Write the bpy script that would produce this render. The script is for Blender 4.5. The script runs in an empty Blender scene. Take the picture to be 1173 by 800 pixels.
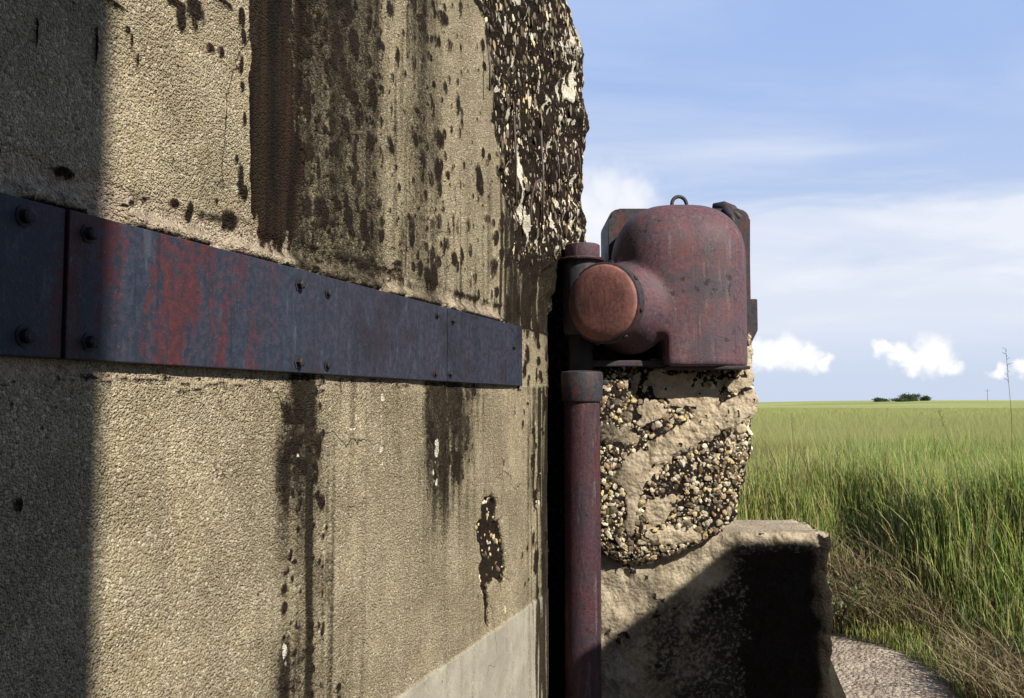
import bpy, bmesh, math
import numpy as np
from mathutils import Vector, Matrix

sc = bpy.context.scene
C = sc.collection
R = math.radians
rng = np.random.default_rng(7)

# ------------------------------------------------------------------ camera
F = 1000.0            # focal length in photo pixels (photo 1173 x 800)
EYE = 1.70
PITCH = math.atan(62 / F)
cam_d = bpy.data.cameras.new("camera")
cam = bpy.data.objects.new("camera", cam_d); C.objects.link(cam)
cam_d.sensor_width = 36; cam_d.lens = 36 * F / 1173
cam_d.clip_start = 0.02; cam_d.clip_end = 5000
cam.location = (0, 0, EYE)
cam.rotation_euler = (math.pi / 2 + PITCH, 0, 0)
sc.camera = cam

# ------------------------------------------------------------------ light
SUN_EL = R(38)
sh = np.array([0.72, -0.694])                      # horizontal direction towards the sun
SUN = np.array([sh[0] * math.cos(SUN_EL), sh[1] * math.cos(SUN_EL), math.sin(SUN_EL)])
sun_d = bpy.data.lights.new("sun", 'SUN'); sun_d.energy = 5.0; sun_d.angle = R(0.53)
sun_d.color = (1.0, 0.90, 0.72)
sun = bpy.data.objects.new("sun", sun_d); C.objects.link(sun)
sun.rotation_euler = Vector(SUN).to_track_quat('Z', 'Y').to_euler()
sun.location = (8, -6, 8)
sc.view_settings.view_transform = 'Standard'
sc.view_settings.look = 'None'
sc.view_settings.gamma = 1
sc.view_settings.use_curve_mapping = False
sc.view_settings.exposure = 0.45

cp, sp = math.cos(PITCH), math.sin(PITCH)
def ray(x, y):
    cx = (x - 586.5) / F; cy = (400 - y) / F
    v = np.array([cx, cp - cy * sp, sp + cy * cp])
    return v / v[1]
def pt(x, y, Y):
    v = ray(x, y) * Y
    return np.array([v[0], v[1], v[2] + EYE])
def proj(P):
    P = np.asarray(P, float)
    X, Y, Z = P[..., 0], P[..., 1], P[..., 2] - EYE
    dep = Y * cp + Z * sp; up = -Y * sp + Z * cp
    return 586.5 + F * X / dep, 400 - F * up / dep

# ------------------------------------------------------------------ node helpers
class NT:
    def __init__(self, tree):
        self.t = tree; self.n = tree.nodes; self.l = tree.links
    def node(self, typ, **kw):
        nd = self.n.new(typ)
        for k, v in kw.items(): setattr(nd, k, v)
        return nd
    def put(self, sock, v):
        if hasattr(v, 'is_linked') or isinstance(v, bpy.types.NodeSocket): self.l.new(v, sock)
        elif isinstance(v, (tuple, list)) and len(v) == 3 and sock.type == 'RGBA': sock.default_value = (*v, 1)
        else: sock.default_value = v
    def math(self, op, a, b=0.0, c=None, clamp=False):
        nd = self.node('ShaderNodeMath', operation=op, use_clamp=clamp)
        self.put(nd.inputs[0], a); self.put(nd.inputs[1], b)
        if c is not None: self.put(nd.inputs[2], c)
        return nd.outputs[0]
    def vmath(self, op, a, b=(0, 0, 0)):
        nd = self.node('ShaderNodeVectorMath', operation=op)
        self.put(nd.inputs[0], a); self.put(nd.inputs[1], b)
        return nd.outputs['Value'] if op in ('DISTANCE', 'DOT_PRODUCT', 'LENGTH') else nd.outputs[0]
    def mix(self, f, a, b, mode='MIX'):
        nd = self.node('ShaderNodeMix', data_type='RGBA', blend_type=mode)
        self.put(nd.inputs['Factor'], f)
        self.put(nd.inputs[6], a); self.put(nd.inputs[7], b)
        return nd.outputs[2]
    def ramp(self, v, lo, hi, a=0.0, b=1.0):
        nd = self.node('ShaderNodeMapRange', interpolation_type='SMOOTHSTEP')
        self.put(nd.inputs[0], v)
        for i, q in enumerate((lo, hi, a, b)): self.put(nd.inputs[i + 1], q)
        return nd.outputs[0]
    def noise(self, vec, scale, detail=4, rough=0.55, dist=0.0):
        nd = self.node('ShaderNodeTexNoise')
        self.put(nd.inputs['Vector'], vec); nd.inputs['Scale'].default_value = scale
        nd.inputs['Detail'].default_value = detail; nd.inputs['Roughness'].default_value = rough
        nd.inputs['Distortion'].default_value = dist
        return nd.outputs['Fac']
    def voro(self, vec, scale, feature='F1', out='Distance', smooth=None):
        nd = self.node('ShaderNodeTexVoronoi', feature=feature)
        self.put(nd.inputs['Vector'], vec); nd.inputs['Scale'].default_value = scale
        if smooth is not None: nd.inputs['Smoothness'].default_value = smooth
        return nd.outputs[out]
    def scale(self, vec, s):
        nd = self.node('ShaderNodeMapping'); self.put(nd.inputs['Vector'], vec); nd.inputs['Scale'].default_value = s
        return nd.outputs[0]
    def attr(self, name):
        return self.node('ShaderNodeAttribute', attribute_name=name)
    def sep(self, col):
        nd = self.node('ShaderNodeSeparateColor'); self.put(nd.inputs[0], col)
        return nd.outputs
    def bump(self, h, strength, dist, normal=None):
        nd = self.node('ShaderNodeBump'); self.put(nd.inputs['Height'], h)
        self.put(nd.inputs['Strength'], strength); nd.inputs['Distance'].default_value = dist
        if normal is not None: self.put(nd.inputs['Normal'], normal)
        return nd.outputs[0]

def new_mat(name):
    m = bpy.data.materials.new(name); m.use_nodes = True
    g = NT(m.node_tree)
    b = g.n['Principled BSDF']
    tc = g.node('ShaderNodeTexCoord').outputs['Object']
    return m, g, b, tc

# ------------------------------------------------------------------ world
w = bpy.data.worlds.new("World"); sc.world = w; w.use_nodes = True
g = NT(w.node_tree)
bg = g.n['Background']
sky = g.node('ShaderNodeTexSky', sky_type='NISHITA', sun_disc=False)
sky.sun_elevation = SUN_EL; sky.sun_rotation = math.atan2(sh[0], sh[1])
sky.air_density = 1.0; sky.dust_density = 0.6; sky.ozone_density = 3.0; sky.altitude = 100
dirv = g.node('ShaderNodeTexCoord').outputs['Generated']
sx = g.node('ShaderNodeSeparateXYZ'); g.l.new(dirv, sx.inputs[0])
up = g.math('MAXIMUM', sx.outputs[2], 0.0)
# high thin cloud, on a flat layer overhead
den = g.math('ADD', up, 0.12)
cmb = g.node('ShaderNodeCombineXYZ')
g.l.new(g.math('DIVIDE', sx.outputs[0], den), cmb.inputs[0]); g.l.new(g.math('DIVIDE', sx.outputs[1], den), cmb.inputs[1])
layer = cmb.outputs[0]
ci = g.noise(g.scale(layer, (0.8, 1.3, 1)), 0.9, 6, 0.52, 0.5)
cirrus = g.ramp(ci, 0.40, 0.78)
cirrus = g.math('MULTIPLY', cirrus, g.ramp(up, 0.02, 0.16))
# soft bank of stratus low over the fields, broken along its top
sn = g.noise(g.scale(dirv, (2.2, 2.2, 9.0)), 1.6, 6, 0.58, 0.4)
bank = g.math('MULTIPLY', g.ramp(g.math('ADD', up, g.math('MULTIPLY', g.math('SUBTRACT', sn, 0.5), 0.26)), 0.235, 0.165), g.ramp(up, 0.02, 0.10))
cl = g.math('ADD', g.math('MULTIPLY', cirrus, 0.80), g.math('MULTIPLY', bank, 0.62), clamp=True)
# a few small cumulus near the horizon: puffs at fixed directions
wob = g.node('ShaderNodeTexNoise'); g.l.new(dirv, wob.inputs['Vector']); wob.inputs['Scale'].default_value = 55; wob.inputs['Detail'].default_value = 5
wv = g.vmath('SUBTRACT', wob.outputs['Color'], (0.5, 0.5, 0.5))
wsc = g.node('ShaderNodeVectorMath', operation='SCALE'); g.l.new(wv, wsc.inputs[0]); wsc.inputs['Scale'].default_value = 0.030
dd = g.vmath('ADD', dirv, wsc.outputs[0])
puffs = [(880, 408, 17), (903, 405, 20), (925, 412, 17), (945, 415, 11), (1012, 399, 12), (1030, 405, 14), (1045, 413, 14), (1068, 408, 21), (1086, 417, 13),
         (1146, 421, 9), (868, 402, 14), (1172, 424, 9), (695, 222, 24), (722, 226, 22), (690, 248, 26), (660, 240, 36)]
cum = None
for x, y, r in puffs:
    v = ray(x, y); v /= np.linalg.norm(v)
    soft = y < 300
    s = g.ramp(g.vmath('DISTANCE', dd, tuple(v)), r / F * (1.9 if soft else 1.25), r / F * (.2 if soft else .5), 0.0, .8 if soft else 1.0)
    cum = s if cum is None else g.math('MAXIMUM', cum, s)
front = g.ramp(sx.outputs[1], 0.30, 0.78)          # the cloud stands ahead; behind, the sky is clear
veil = g.math('MULTIPLY', front, 0.88)
base = g.mix(veil, sky.outputs[0], g.mix(g.ramp(up, 0.02, 0.42), (9.6, 11.0, 13.8), (5.9, 8.3, 13.8)))
base = g.mix(g.math('MULTIPLY', cl, front), base, (12.3, 12.9, 14.2))
base = g.mix(g.math('MULTIPLY', cum, 0.85), base, (15.7, 15.5, 15.3))
g.l.new(base, bg.inputs[0]); bg.inputs[1].default_value = 0.050

# ------------------------------------------------------------------ mesh helpers
def world_loc(o):
    v = Vector((0, 0, 0))
    while o is not None:
        v += o.location; o = o.parent
    return v
def mesh_obj(name, V, faces, mat, parent=None, smooth=True, loc=None, attrs=None):
    V = np.asarray(V, float)
    base = world_loc(parent) if parent else Vector((0, 0, 0))
    if loc is None: loc = np.array(base) if parent else np.zeros(3)
    me = bpy.data.meshes.new(name)
    Vl = V - np.asarray(loc)
    if isinstance(faces, np.ndarray):
        k = faces.shape[1]; nf = len(faces)
        me.vertices.add(len(V)); me.vertices.foreach_set('co', Vl.astype(np.float32).ravel())
        me.loops.add(nf * k); me.loops.foreach_set('vertex_index', faces.astype(np.int32).ravel())
        me.polygons.add(nf)
        me.polygons.foreach_set('loop_start', np.arange(0, nf * k, k, dtype=np.int32))
        me.polygons.foreach_set('loop_total', np.full(nf, k, np.int32))
        me.update(calc_edges=True); me.validate()
    else:
        me.from_pydata(Vl.tolist(), [], [tuple(map(int, f)) for f in faces])
    for k, a in (attrs or {}).items():
        at = me.attributes.new(k, 'FLOAT_COLOR', 'POINT')
        buf = np.ones((len(V), 4), np.float32); buf[:, :a.shape[1]] = a
        at.data.foreach_set('color', buf.ravel())
    me.polygons.foreach_set('use_smooth', np.full(len(me.polygons), smooth))
    me.materials.append(mat)
    o = bpy.data.objects.new(name, me); C.objects.link(o)
    o.location = Vector(loc) - base
    if parent: o.parent = parent
    return o
def bm_obj(name, bm, mat, parent=None, smooth=True, loc=None, auto=None):
    bmesh.ops.recalc_face_normals(bm, faces=bm.faces)
    base = world_loc(parent) if parent else Vector((0, 0, 0))
    if loc is None: loc = base if parent else Vector((0, 0, 0))
    bmesh.ops.translate(bm, verts=bm.verts, vec=-Vector(loc))
    me = bpy.data.meshes.new(name); bm.to_mesh(me); bm.free()
    me.polygons.foreach_set('use_smooth', np.full(len(me.polygons), smooth))
    if auto is not None: me.set_sharp_from_angle(angle=R(auto))
    me.materials.append(mat)
    o = bpy.data.objects.new(name, me); C.objects.link(o)
    o.location = Vector(loc) - base
    if parent: o.parent = parent
    return o
def thing(name, loc, label, cat, group=None):
    o = bpy.data.objects.new(name, None); C.objects.link(o); o.location = Vector(loc); o.empty_display_size = 0.2
    o['label'] = label; o['category'] = cat
    if group: o['group'] = group
    return o
def tag(o, label, cat, group=None, kind=None):
    if label: o['label'] = label
    if cat: o['category'] = cat
    if group: o['group'] = group
    if kind: o['kind'] = kind
    return o
def add_box(bm, c, size, bevel=0.0, seg=2, rot=None):
    M = Matrix.Translation(Vector(c))
    if rot is not None: M = M @ rot.to_4x4()
    r = bmesh.ops.create_cube(bm, size=1.0, matrix=M @ Matrix.Diagonal((*size, 1)))
    if bevel:
        es = list({e for v in r['verts'] for e in v.link_edges})
        bmesh.ops.bevel(bm, geom=es, offset=bevel, segments=seg, profile=0.5, affect='EDGES')
def add_lathe(bm, origin, axis, profile, n=48, caps=True):
    """profile = [(distance along axis, radius)...]"""
    q = Vector(axis).normalized().to_track_quat('Z', 'Y')
    rings = []
    for h, r in profile:
        ring = []
        for i in range(n):
            a = 2 * math.pi * i / n
            ring.append(bm.verts.new(Vector(origin) + q @ Vector((r * math.cos(a), r * math.sin(a), h))))
        rings.append(ring)
    for A, B in zip(rings, rings[1:]):
        for i in range(n): bm.faces.new((A[i], A[(i + 1) % n], B[(i + 1) % n], B[i]))
    if caps:
        bm.faces.new(list(reversed(rings[0]))); bm.faces.new(rings[-1])
def add_tube(bm, pts, r, n=10):
    pts = [Vector(p) for p in pts]; rings = []
    for i, p in enumerate(pts):
        t = (pts[min(i + 1, len(pts) - 1)] - pts[max(i - 1, 0)]).normalized()
        q = t.to_track_quat('Z', 'Y'); rr = r[i] if isinstance(r, (list, tuple)) else r
        rings.append([bm.verts.new(p + q @ Vector((rr * math.cos(2 * math.pi * k / n), rr * math.sin(2 * math.pi * k / n), 0))) for k in range(n)])
    for A, B in zip(rings, rings[1:]):
        best = min(range(n), key=lambda s: (A[0].co - B[s].co).length)
        for i in range(n): bm.faces.new((A[i], A[(i + 1) % n], B[(i + 1 + best) % n], B[(i + best) % n]))
    bm.faces.new(list(reversed(rings[0]))); bm.faces.new(rings[-1])

# numpy value noise
def _h(ix, iy, iz, seed):
    n = (ix * 374761393 + iy * 668265263 + iz * 2147483647 + seed * 1274126177) & 0xffffffff
    n = ((n ^ (n >> 13)) * 1274126177) & 0xffffffff
    n = ((n ^ (n >> 15)) * 2246822519) & 0xffffffff
    return ((n ^ (n >> 16)) & 0xffffff) / float(0xffffff)
def vnoise(x, y, z=0.0, seed=0):
    x, y, z = np.broadcast_arrays(np.asarray(x, float), np.asarray(y, float), np.asarray(z, float))
    ix, iy, iz = [np.floor(a).astype(np.int64) for a in (x, y, z)]
    fx, fy, fz = x - ix, y - iy, z - iz
    fx, fy, fz = [f * f * (3 - 2 * f) for f in (fx, fy, fz)]
    out = 0
    for dx in (0, 1):
        for dy in (0, 1):
            for dz in (0, 1):
                wgt = (fx if dx else 1 - fx) * (fy if dy else 1 - fy) * (fz if dz else 1 - fz)
                out = out + wgt * _h(ix + dx, iy + dy, iz + dz, seed)
    return out
def fbm(x, y, z=0.0, seed=0, oct=4, gain=0.5):
    a, s, t = 1.0, 0.0, 0.0
    for o in range(oct):
        k = 2.03 ** o
        s = s + a * vnoise(np.asarray(x) * k + 17.3 * o, np.asarray(y) * k + 5.1 * o, np.asarray(z) * k, seed + o); t += a; a *= gain
    return s / t
def sst(a, b, x):
    t = np.clip((np.asarray(x, float) - a) / (b - a), 0, 1)
    return t * t * (3 - 2 * t)
def gau(x, c, wd): return np.exp(-((x - c) / wd) ** 2)

def grid_faces(nr, nc, wrap=False):
    r = np.arange(nr - 1)[:, None]; c = np.arange(nc if wrap else nc - 1)[None, :]
    c2 = (c + 1) % nc
    f = np.stack([r * nc + c, r * nc + c2, (r + 1) * nc + c2, (r + 1) * nc + c], -1)
    return f.reshape(-1, 4)

# icosphere template for pebbles
_b = bmesh.new(); bmesh.ops.create_icosphere(_b, subdivisions=1, radius=1.0)
_b.verts.ensure_lookup_table()
ICO_V = np.array([v.co[:] for v in _b.verts]); ICO_F = np.array([[v.index for v in f.verts] for f in _b.faces]); _b.free()
PALETTE = np.array([(.70, .63, .47), (.80, .75, .62), (.58, .48, .31), (.44, .32, .19), (.27, .18, .13), (.56, .52, .46), (.66, .54, .30), (.20, .14, .12), (.68, .58, .46), (.76, .68, .50)])
def pebbles(P, N, size, flat=0.6, stretch=None, seed=1, dark=0.0):
    """many stones as one mesh: positions P, outward normals N, radius per stone"""
    r = np.random.default_rng(seed); n = len(P); nv = len(ICO_V)
    q = r.normal(size=(n, 3, 3)); M, _ = np.linalg.qr(q)
    sc3 = np.stack([r.uniform(.75, 1.35, n), r.uniform(.6, 1.1, n), r.uniform(.45, .9, n)], 1)
    base = (ICO_V[None] * r.uniform(.72, 1.22, (n, nv, 1))) * (1 + 0.16 * np.sin(ICO_V[None, :, 0] * 3 + r.uniform(0, 6, (n, 1))) * np.cos(ICO_V[None, :, 1] * 4 + r.uniform(0, 6, (n, 1))))[..., None]
    v = np.einsum('nij,nvj->nvi', M, base * sc3[:, None, :]) * np.asarray(size)[:, None, None]
    if stretch is not None: v = v * np.asarray(stretch)
    # flatten along normal
    dn = np.einsum('nvi,ni->nv', v, N)
    v = v - dn[..., None] * N[:, None, :] * (1 - flat)
    v = v + P[:, None, :]
    f = (ICO_F[None] + (np.arange(n) * nv)[:, None, None]).reshape(-1, 3)
    col = PALETTE[r.integers(0, len(PALETTE), n)] * r.uniform(.7, 1.15, (n, 1))
    dk = r.random(n) < dark
    col[dk] *= 0.22
    col = np.repeat(col, nv, 0)
    return v.reshape(-1, 3), f, col

# ------------------------------------------------------------------ materials
def mat_wall():
    m, g, b, tc = new_mat('stippled_concrete')
    A = g.sep(g.attr('mA').outputs['Color']); B = g.sep(g.attr('mB').outputs['Color'])
    moss, stain, mortar = A[0], A[1], A[2]
    plaster, brown, white = B[0], B[1], B[2]
    v1 = g.voro(tc, 178, 'SMOOTH_F1', smooth=0.35)
    v2 = g.voro(tc, 330, 'SMOOTH_F1', smooth=0.3)
    n1 = g.noise(tc, 90, 5, 0.65); n2 = g.noise(tc, 7, 5, 0.6); n3 = g.noise(tc, 420, 3, 0.6)
    n4 = g.noise(g.scale(tc, (26, 26, 2.2)), 1.0, 5, 0.6)
    cellc = g.voro(tc, 178, 'F1', 'Color')
    cs = g.sep(cellc)
    tan = g.mix(g.ramp(n2, .3, .72), (.39, .335, .23), (.49, .435, .32))
    tan = g.mix(g.math('MULTIPLY', g.ramp(n4, .42, .72), .5), tan, (.30, .265, .20))
    tan = g.mix(g.ramp(cs[0], .72, .94, 0, .75), tan, (.70, .65, .54))
    tan = g.mix(g.ramp(cs[1], .75, 1.0, 0, .6), tan, (.19, .15, .09))
    tan = g.mix(g.ramp(n3, .52, .70, 0, .6), tan, (.16, .135, .10))
    tan = g.mix(g.ramp(v2, .45, .70, 0, .55), tan, (.14, .115, .08))
    mort = g.mix(g.ramp(n1, .35, .65), (.34, .28, .22), (.55, .48, .39))
    mort = g.mix(g.ramp(cs[2], .7, .95, 0, .6), mort, (.16, .12, .10))
    c = g.mix(mortar, tan, mort)
    pl = g.mix(g.ramp(n2, .35, .68), (.28, .27, .245), (.38, .37, .335))
    pl = g.mix(g.ramp(n1, .5, .75, 0, .45), pl, (.20, .185, .16))
    c = g.mix(plaster, c, pl)
    # dark weathering, broken up by the grain
    sv = g.math('ADD', stain, g.math('MULTIPLY', g.math('SUBTRACT', n1, .5), .75))
    sv = g.math('ADD', sv, g.math('MULTIPLY', g.math('SUBTRACT', cs[1], .5), .30))
    sv = g.math('ADD', sv, g.math('MULTIPLY', g.math('SUBTRACT', n4, .5), .5))
    sbr = g.math('MULTIPLY', g.ramp(sv, .08, .80), g.ramp(stain, .03, .30))
    c = g.mix(sbr, c, g.mix(g.ramp(sv, .40, 1.05), g.mix(g.ramp(n1, .4, .62), (.085, .073, .05), (.20, .172, .12)), (.022, .018, .013)))
    br = g.math('ADD', brown, g.math('MULTIPLY', g.math('SUBTRACT', n1, .5), .9))
    brf = g.math('MULTIPLY', g.ramp(br, .32, .58), g.ramp(brown, .02, .2))
    brc = g.mix(g.ramp(n4, .35, .65), (.007, .005, .004), (.032, .018, .011))
    brc = g.mix(g.ramp(g.noise(tc, 40, 5, .7), .55, .75, 0, .55), brc, (.035, .04, .010))
    c = g.mix(brf, c, brc)
    nst = g.noise(g.scale(tc, (170, 170, 42)), 1.0, 4, .65)
    mo = g.math('ADD', moss, g.math('MULTIPLY', g.math('SUBTRACT', n1, .5), 1.0))
    mo = g.math('ADD', mo, g.math('MULTIPLY', g.math('SUBTRACT', nst, .5), 1.3))
    mo = g.math('ADD', mo, g.math('MULTIPLY', g.math('SUBTRACT', n3, .5), .35))
    mf = g.math('MULTIPLY', g.ramp(mo, .22, .80), g.ramp(moss, .03, .3))
    mc = g.mix(g.ramp(g.noise(tc, 130, 4, .7), .4, .7), (.010, .007, .006), (.038, .024, .017))
    mc = g.mix(g.ramp(n2, .5, .7, 0, .5), mc, (.030, .027, .012))
    c = g.mix(mf, c, mc)
    pit = g.ramp(g.voro(tc, 24), .10, .055)
    pit = g.math('MULTIPLY', pit, g.ramp(g.noise(tc, 5, 3, .5), .46, .58))
    wt = g.node('ShaderNodeTexNoise'); g.l.new(tc, wt.inputs['Vector']); wt.inputs['Scale'].default_value = 9; wt.inputs['Detail'].default_value = 6
    wj = g.node('ShaderNodeVectorMath', operation='SCALE'); g.l.new(wt.outputs['Color'], wj.inputs[0]); wj.inputs['Scale'].default_value = .16
    ck = g.ramp(g.voro(g.vmath('ADD', tc, wj.outputs[0]), 2.6, 'DISTANCE_TO_EDGE'), .006, .0015)
    ck = g.math('MULTIPLY', ck, g.ramp(g.noise(tc, 2.1, 3, .5), .52, .60))
    pit = g.math('MAXIMUM', pit, ck)
    c = g.mix(g.math('MULTIPLY', pit, .85), c, (.035, .028, .02))
    wf = g.math('MULTIPLY', g.ramp(g.math('ADD', white, g.math('MULTIPLY', g.math('SUBTRACT', g.noise(g.scale(tc, (160, 160, 60)), 1.0, 4, .6), .5), 1.2)), .4, .6), g.ramp(white, .03, .2))
    c = g.mix(wf, c, (.72, .69, .62))
    g.l.new(c, b.inputs['Base Color'])
    b.inputs['Roughness'].default_value = .93; b.inputs['Specular IOR Level'].default_value = .18
    h = g.math('SUBTRACT', 1.0, g.math('ADD', g.math('MULTIPLY', v1, 1.0), g.math('MULTIPLY', v2, .8)))
    h = g.math('ADD', h, g.math('MULTIPLY', n1, .6))
    h = g.math('ADD', h, g.math('MULTIPLY', n3, .5))
    h = g.math('ADD', h, g.math('MULTIPLY', mf, .45))
    keep = g.math('SUBTRACT', 1.0, g.math('MULTIPLY', plaster, .80))
    keep = g.math('MULTIPLY', keep, g.ramp(g.noise(tc, 3.2, 4, .6), .36, .62, .68, 1.0))
    h = g.math('SUBTRACT', h, g.math('MULTIPLY', pit, .8))
    nb = g.bump(h, keep, .0082)
    nb = g.bump(n2, .35, .02, nb)
    g.l.new(nb, b.inputs['Normal'])
    return m
def mat_stone(name='exposed_aggregate'):
    m, g, b, tc = new_mat(name)
    col = g.attr('Col').outputs['Color']
    n = g.noise(tc, 120, 5, .65)
    c = g.mix(g.ramp(n, .42, .7, 0, .55), col, (.12, .095, .07))
    c = g.mix(g.ramp(g.noise(tc, 22, 4, .6), .55, .72, 0, .75), c, (.035, .027, .018))
    g.l.new(c, b.inputs['Base Color']); b.inputs['Roughness'].default_value = .8
    b.inputs['Specular IOR Level'].default_value = .25
    g.l.new(g.bump(n, .5, .004), b.inputs['Normal'])
    return m
def mat_broken(name, light=(.46, .38, .27), mid=(.34, .27, .185)):
    """broken concrete; mA = (dark matrix, stain, dust); the first two also hold painted shade"""
    m, g, b, tc = new_mat(name)
    A = g.sep(g.attr('mA').outputs['Color'])
    n1 = g.noise(tc, 60, 6, .65); n2 = g.noise(tc, 9, 5, .6); n3 = g.noise(tc, 220, 4, .6)
    v = g.voro(tc, 70, 'SMOOTH_F1', smooth=.3)
    c = g.mix(g.ramp(n2, .32, .68), mid, light)
    c = g.mix(g.ramp(n1, .52, .72, 0, .6), c, (.20, .15, .10))
    c = g.mix(g.ramp(n3, .55, .72, 0, .5), c, (.12, .095, .065))
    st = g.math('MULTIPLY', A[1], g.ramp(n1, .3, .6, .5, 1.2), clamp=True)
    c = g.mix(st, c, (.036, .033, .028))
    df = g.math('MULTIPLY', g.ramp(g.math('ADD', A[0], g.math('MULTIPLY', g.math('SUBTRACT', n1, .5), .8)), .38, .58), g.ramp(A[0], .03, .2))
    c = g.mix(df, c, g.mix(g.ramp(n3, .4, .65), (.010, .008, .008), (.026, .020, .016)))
    g.l.new(c, b.inputs['Base Color']); b.inputs['Roughness'].default_value = .92; b.inputs['Specular IOR Level'].default_value = .2
    h = g.math('ADD', g.math('MULTIPLY', n1, 1.0), g.math('MULTIPLY', n3, .4))
    h = g.math('SUBTRACT', h, g.math('MULTIPLY', v, .5))
    g.l.new(g.bump(h, .9, .009), b.inputs['Normal'])
    return m
def mat_paint(name, blue, red, redlo, redhi, rough=.55, dust=.35, streak=True, bump=.0015, worn=None, weather=None):
    m, g, b, tc = new_mat(name)
    vec = g.scale(tc, (1, 1, .28)) if streak else tc
    n1 = g.noise(vec, 14, 6, .65, .3); n2 = g.noise(tc, 70, 5, .65); n3 = g.noise(tc, 260, 3, .6)
    ns = g.noise(g.scale(tc, (60, 60, 3)), 1, 4, .6)
    c = g.mix(g.ramp(n2, .35, .68), blue, tuple(x * 1.65 for x in blue))
    rf = g.ramp(g.math('ADD', n1, g.math('MULTIPLY', g.math('SUBTRACT', n2, .5), .5)), redlo, redhi)
    if worn:
        c = g.mix(g.ramp(g.noise(vec, 34, 5, .7), .56, .68, 0, .55), c, (.060, .082, .118))
        c = g.mix(g.ramp(g.noise(tc, 5, 5, .65), .50, .66, 0, .6), c, (.010, .011, .018))
        along = g.vmath('DOT_PRODUCT', tc, worn[0])
        k = g.math('MULTIPLY', g.ramp(along, worn[1], worn[2]), g.ramp(along, worn[3], worn[4], 1.0, .14))
        rf = g.math('MULTIPLY', rf, k)
    rc = g.mix(g.ramp(n2, .4, .7), red, (red[0] * 1.5, red[1] * 1.35, red[2] * 1.2))
    c = g.mix(rf, c, rc)
    if weather:
        pn = g.noise(tc, 4.5, 5, .6, .4); sv_ = g.noise(g.scale(tc, (46, 46, 5)), 1.0, 5, .65)
        c = g.mix(g.math('MULTIPLY', g.ramp(pn, .46, .66), g.ramp(n2, .3, .6, .45, 1.0)), c, weather)
        c = g.mix(g.math('MULTIPLY', g.ramp(sv_, .55, .70), g.ramp(n3, .40, .62, 0, .7)), c, (.22, .19, .20))
        chip = g.ramp(g.math('ADD', g.noise(tc, 24, 6, .7), g.math('MULTIPLY', g.math('SUBTRACT', pn, .5), .5)), .64, .67)
        c = g.mix(g.math('MULTIPLY', chip, .85), c, (.035, .020, .020))
        rf = g.math('ADD', rf, g.math('MULTIPLY', chip, 1.5))
    c = g.mix(g.ramp(ns, .56, .74, 0, .5), c, tuple(x * .45 for x in blue))
    c = g.mix(g.ramp(n3, .62, .74, 0, dust), c, (.26, .24, .25))
    c = g.mix(g.ramp(g.noise(tc, 30, 5, .7), .62, .72, 0, .7), c, (.030, .014, .010))
    g.l.new(c, b.inputs['Base Color'])
    g.l.new(g.ramp(n2, .3, .7, rough - .1, rough + .18), b.inputs['Roughness'])
    b.inputs['Specular IOR Level'].default_value = .32
    h = g.math('ADD', g.math('MULTIPLY', n2, 1.0), g.math('MULTIPLY', n3, .5))
    h = g.math('ADD', h, g.math('MULTIPLY', rf, -.4))
    g.l.new(g.bump(h, .8, bump), b.inputs['Normal'])
    return m
def mat_leaf(name, transl=.45):
    m, g, b, tc = new_mat(name)
    col = g.attr('Col').outputs['Color']
    g.l.new(col, b.inputs['Base Color']); b.inputs['Roughness'].default_value = .6; b.inputs['Specular IOR Level'].default_value = .25
    tr = g.node('ShaderNodeBsdfTranslucent'); g.l.new(col, tr.inputs[0])
    mx = g.node('ShaderNodeMixShader'); mx.inputs[0].default_value = transl
    g.l.new(b.outputs[0], mx.inputs[1]); g.l.new(tr.outputs[0], mx.inputs[2])
    g.l.new(mx.outputs[0], g.n['Material Output'].inputs[0])
    return m
def mat_ground(name, a, bcol, dark, scale=3, bd=.03):
    m, g, b, tc = new_mat(name)
    n1 = g.noise(tc, scale, 6, .6); n2 = g.noise(tc, scale * 9, 5, .65)
    c = g.mix(g.ramp(n1, .35, .65), a, bcol)
    c = g.mix(g.ramp(n2, .5, .72, 0, .75), c, dark)
    g.l.new(c, b.inputs['Base Color']); b.inputs['Roughness'].default_value = .95; b.inputs['Specular IOR Level'].default_value = .1
    g.l.new(g.bump(g.math('ADD', n1, n2), .9, bd), b.inputs['Normal'])
    return m
M_WALL = mat_wall(); M_STONE = mat_stone()
M_BLOCK = mat_broken('broken_concrete', (.54, .47, .37), (.40, .335, .255))
M_FOOT = mat_broken('weathered_concrete', (.50, .44, .35), (.37, .32, .25))
M_BAND = mat_paint('blue_grey_painted_steel', (.018, .024, .043), (.052, .018, .026), .42, .58, .55, .30, worn=((0.327, 0.945, 0), -.78, -.70, -.42, -.02))
M_HOOD = mat_paint('red_brown_oxide_paint', (.072, .047, .066), (.112, .052, .068), .36, .72, .60, .5, streak=False, bump=.0026, weather=(.058, .056, .080))
M_DISC = mat_paint('bare_red_oxide', (.17, .080, .084), (.23, .108, .106), .36, .6, .62, .15, bump=.0024, weather=(.115, .062, .064))
M_PIPE = mat_paint('purple_red_rust', (.034, .019, .030), (.058, .022, .032), .38, .62, .52, .45, bump=.004, weather=(.032, .027, .042))
M_DARK = mat_paint('dark_grey_iron', (.030, .030, .040), (.07, .028, .028), .5, .66, .55, .25)
M_BOLT = mat_paint('rusty_bolt_iron', (.018, .018, .026), (.04, .018, .018), .5, .68, .6, .1, streak=False)
M_REBAR = mat_paint('rusted_rod', (.075, .065, .075), (.09, .06, .06), .45, .65, .7, .2)
M_LEAF = mat_leaf('green_blade'); M_DRY = mat_leaf('dry_stem', .15)

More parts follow.
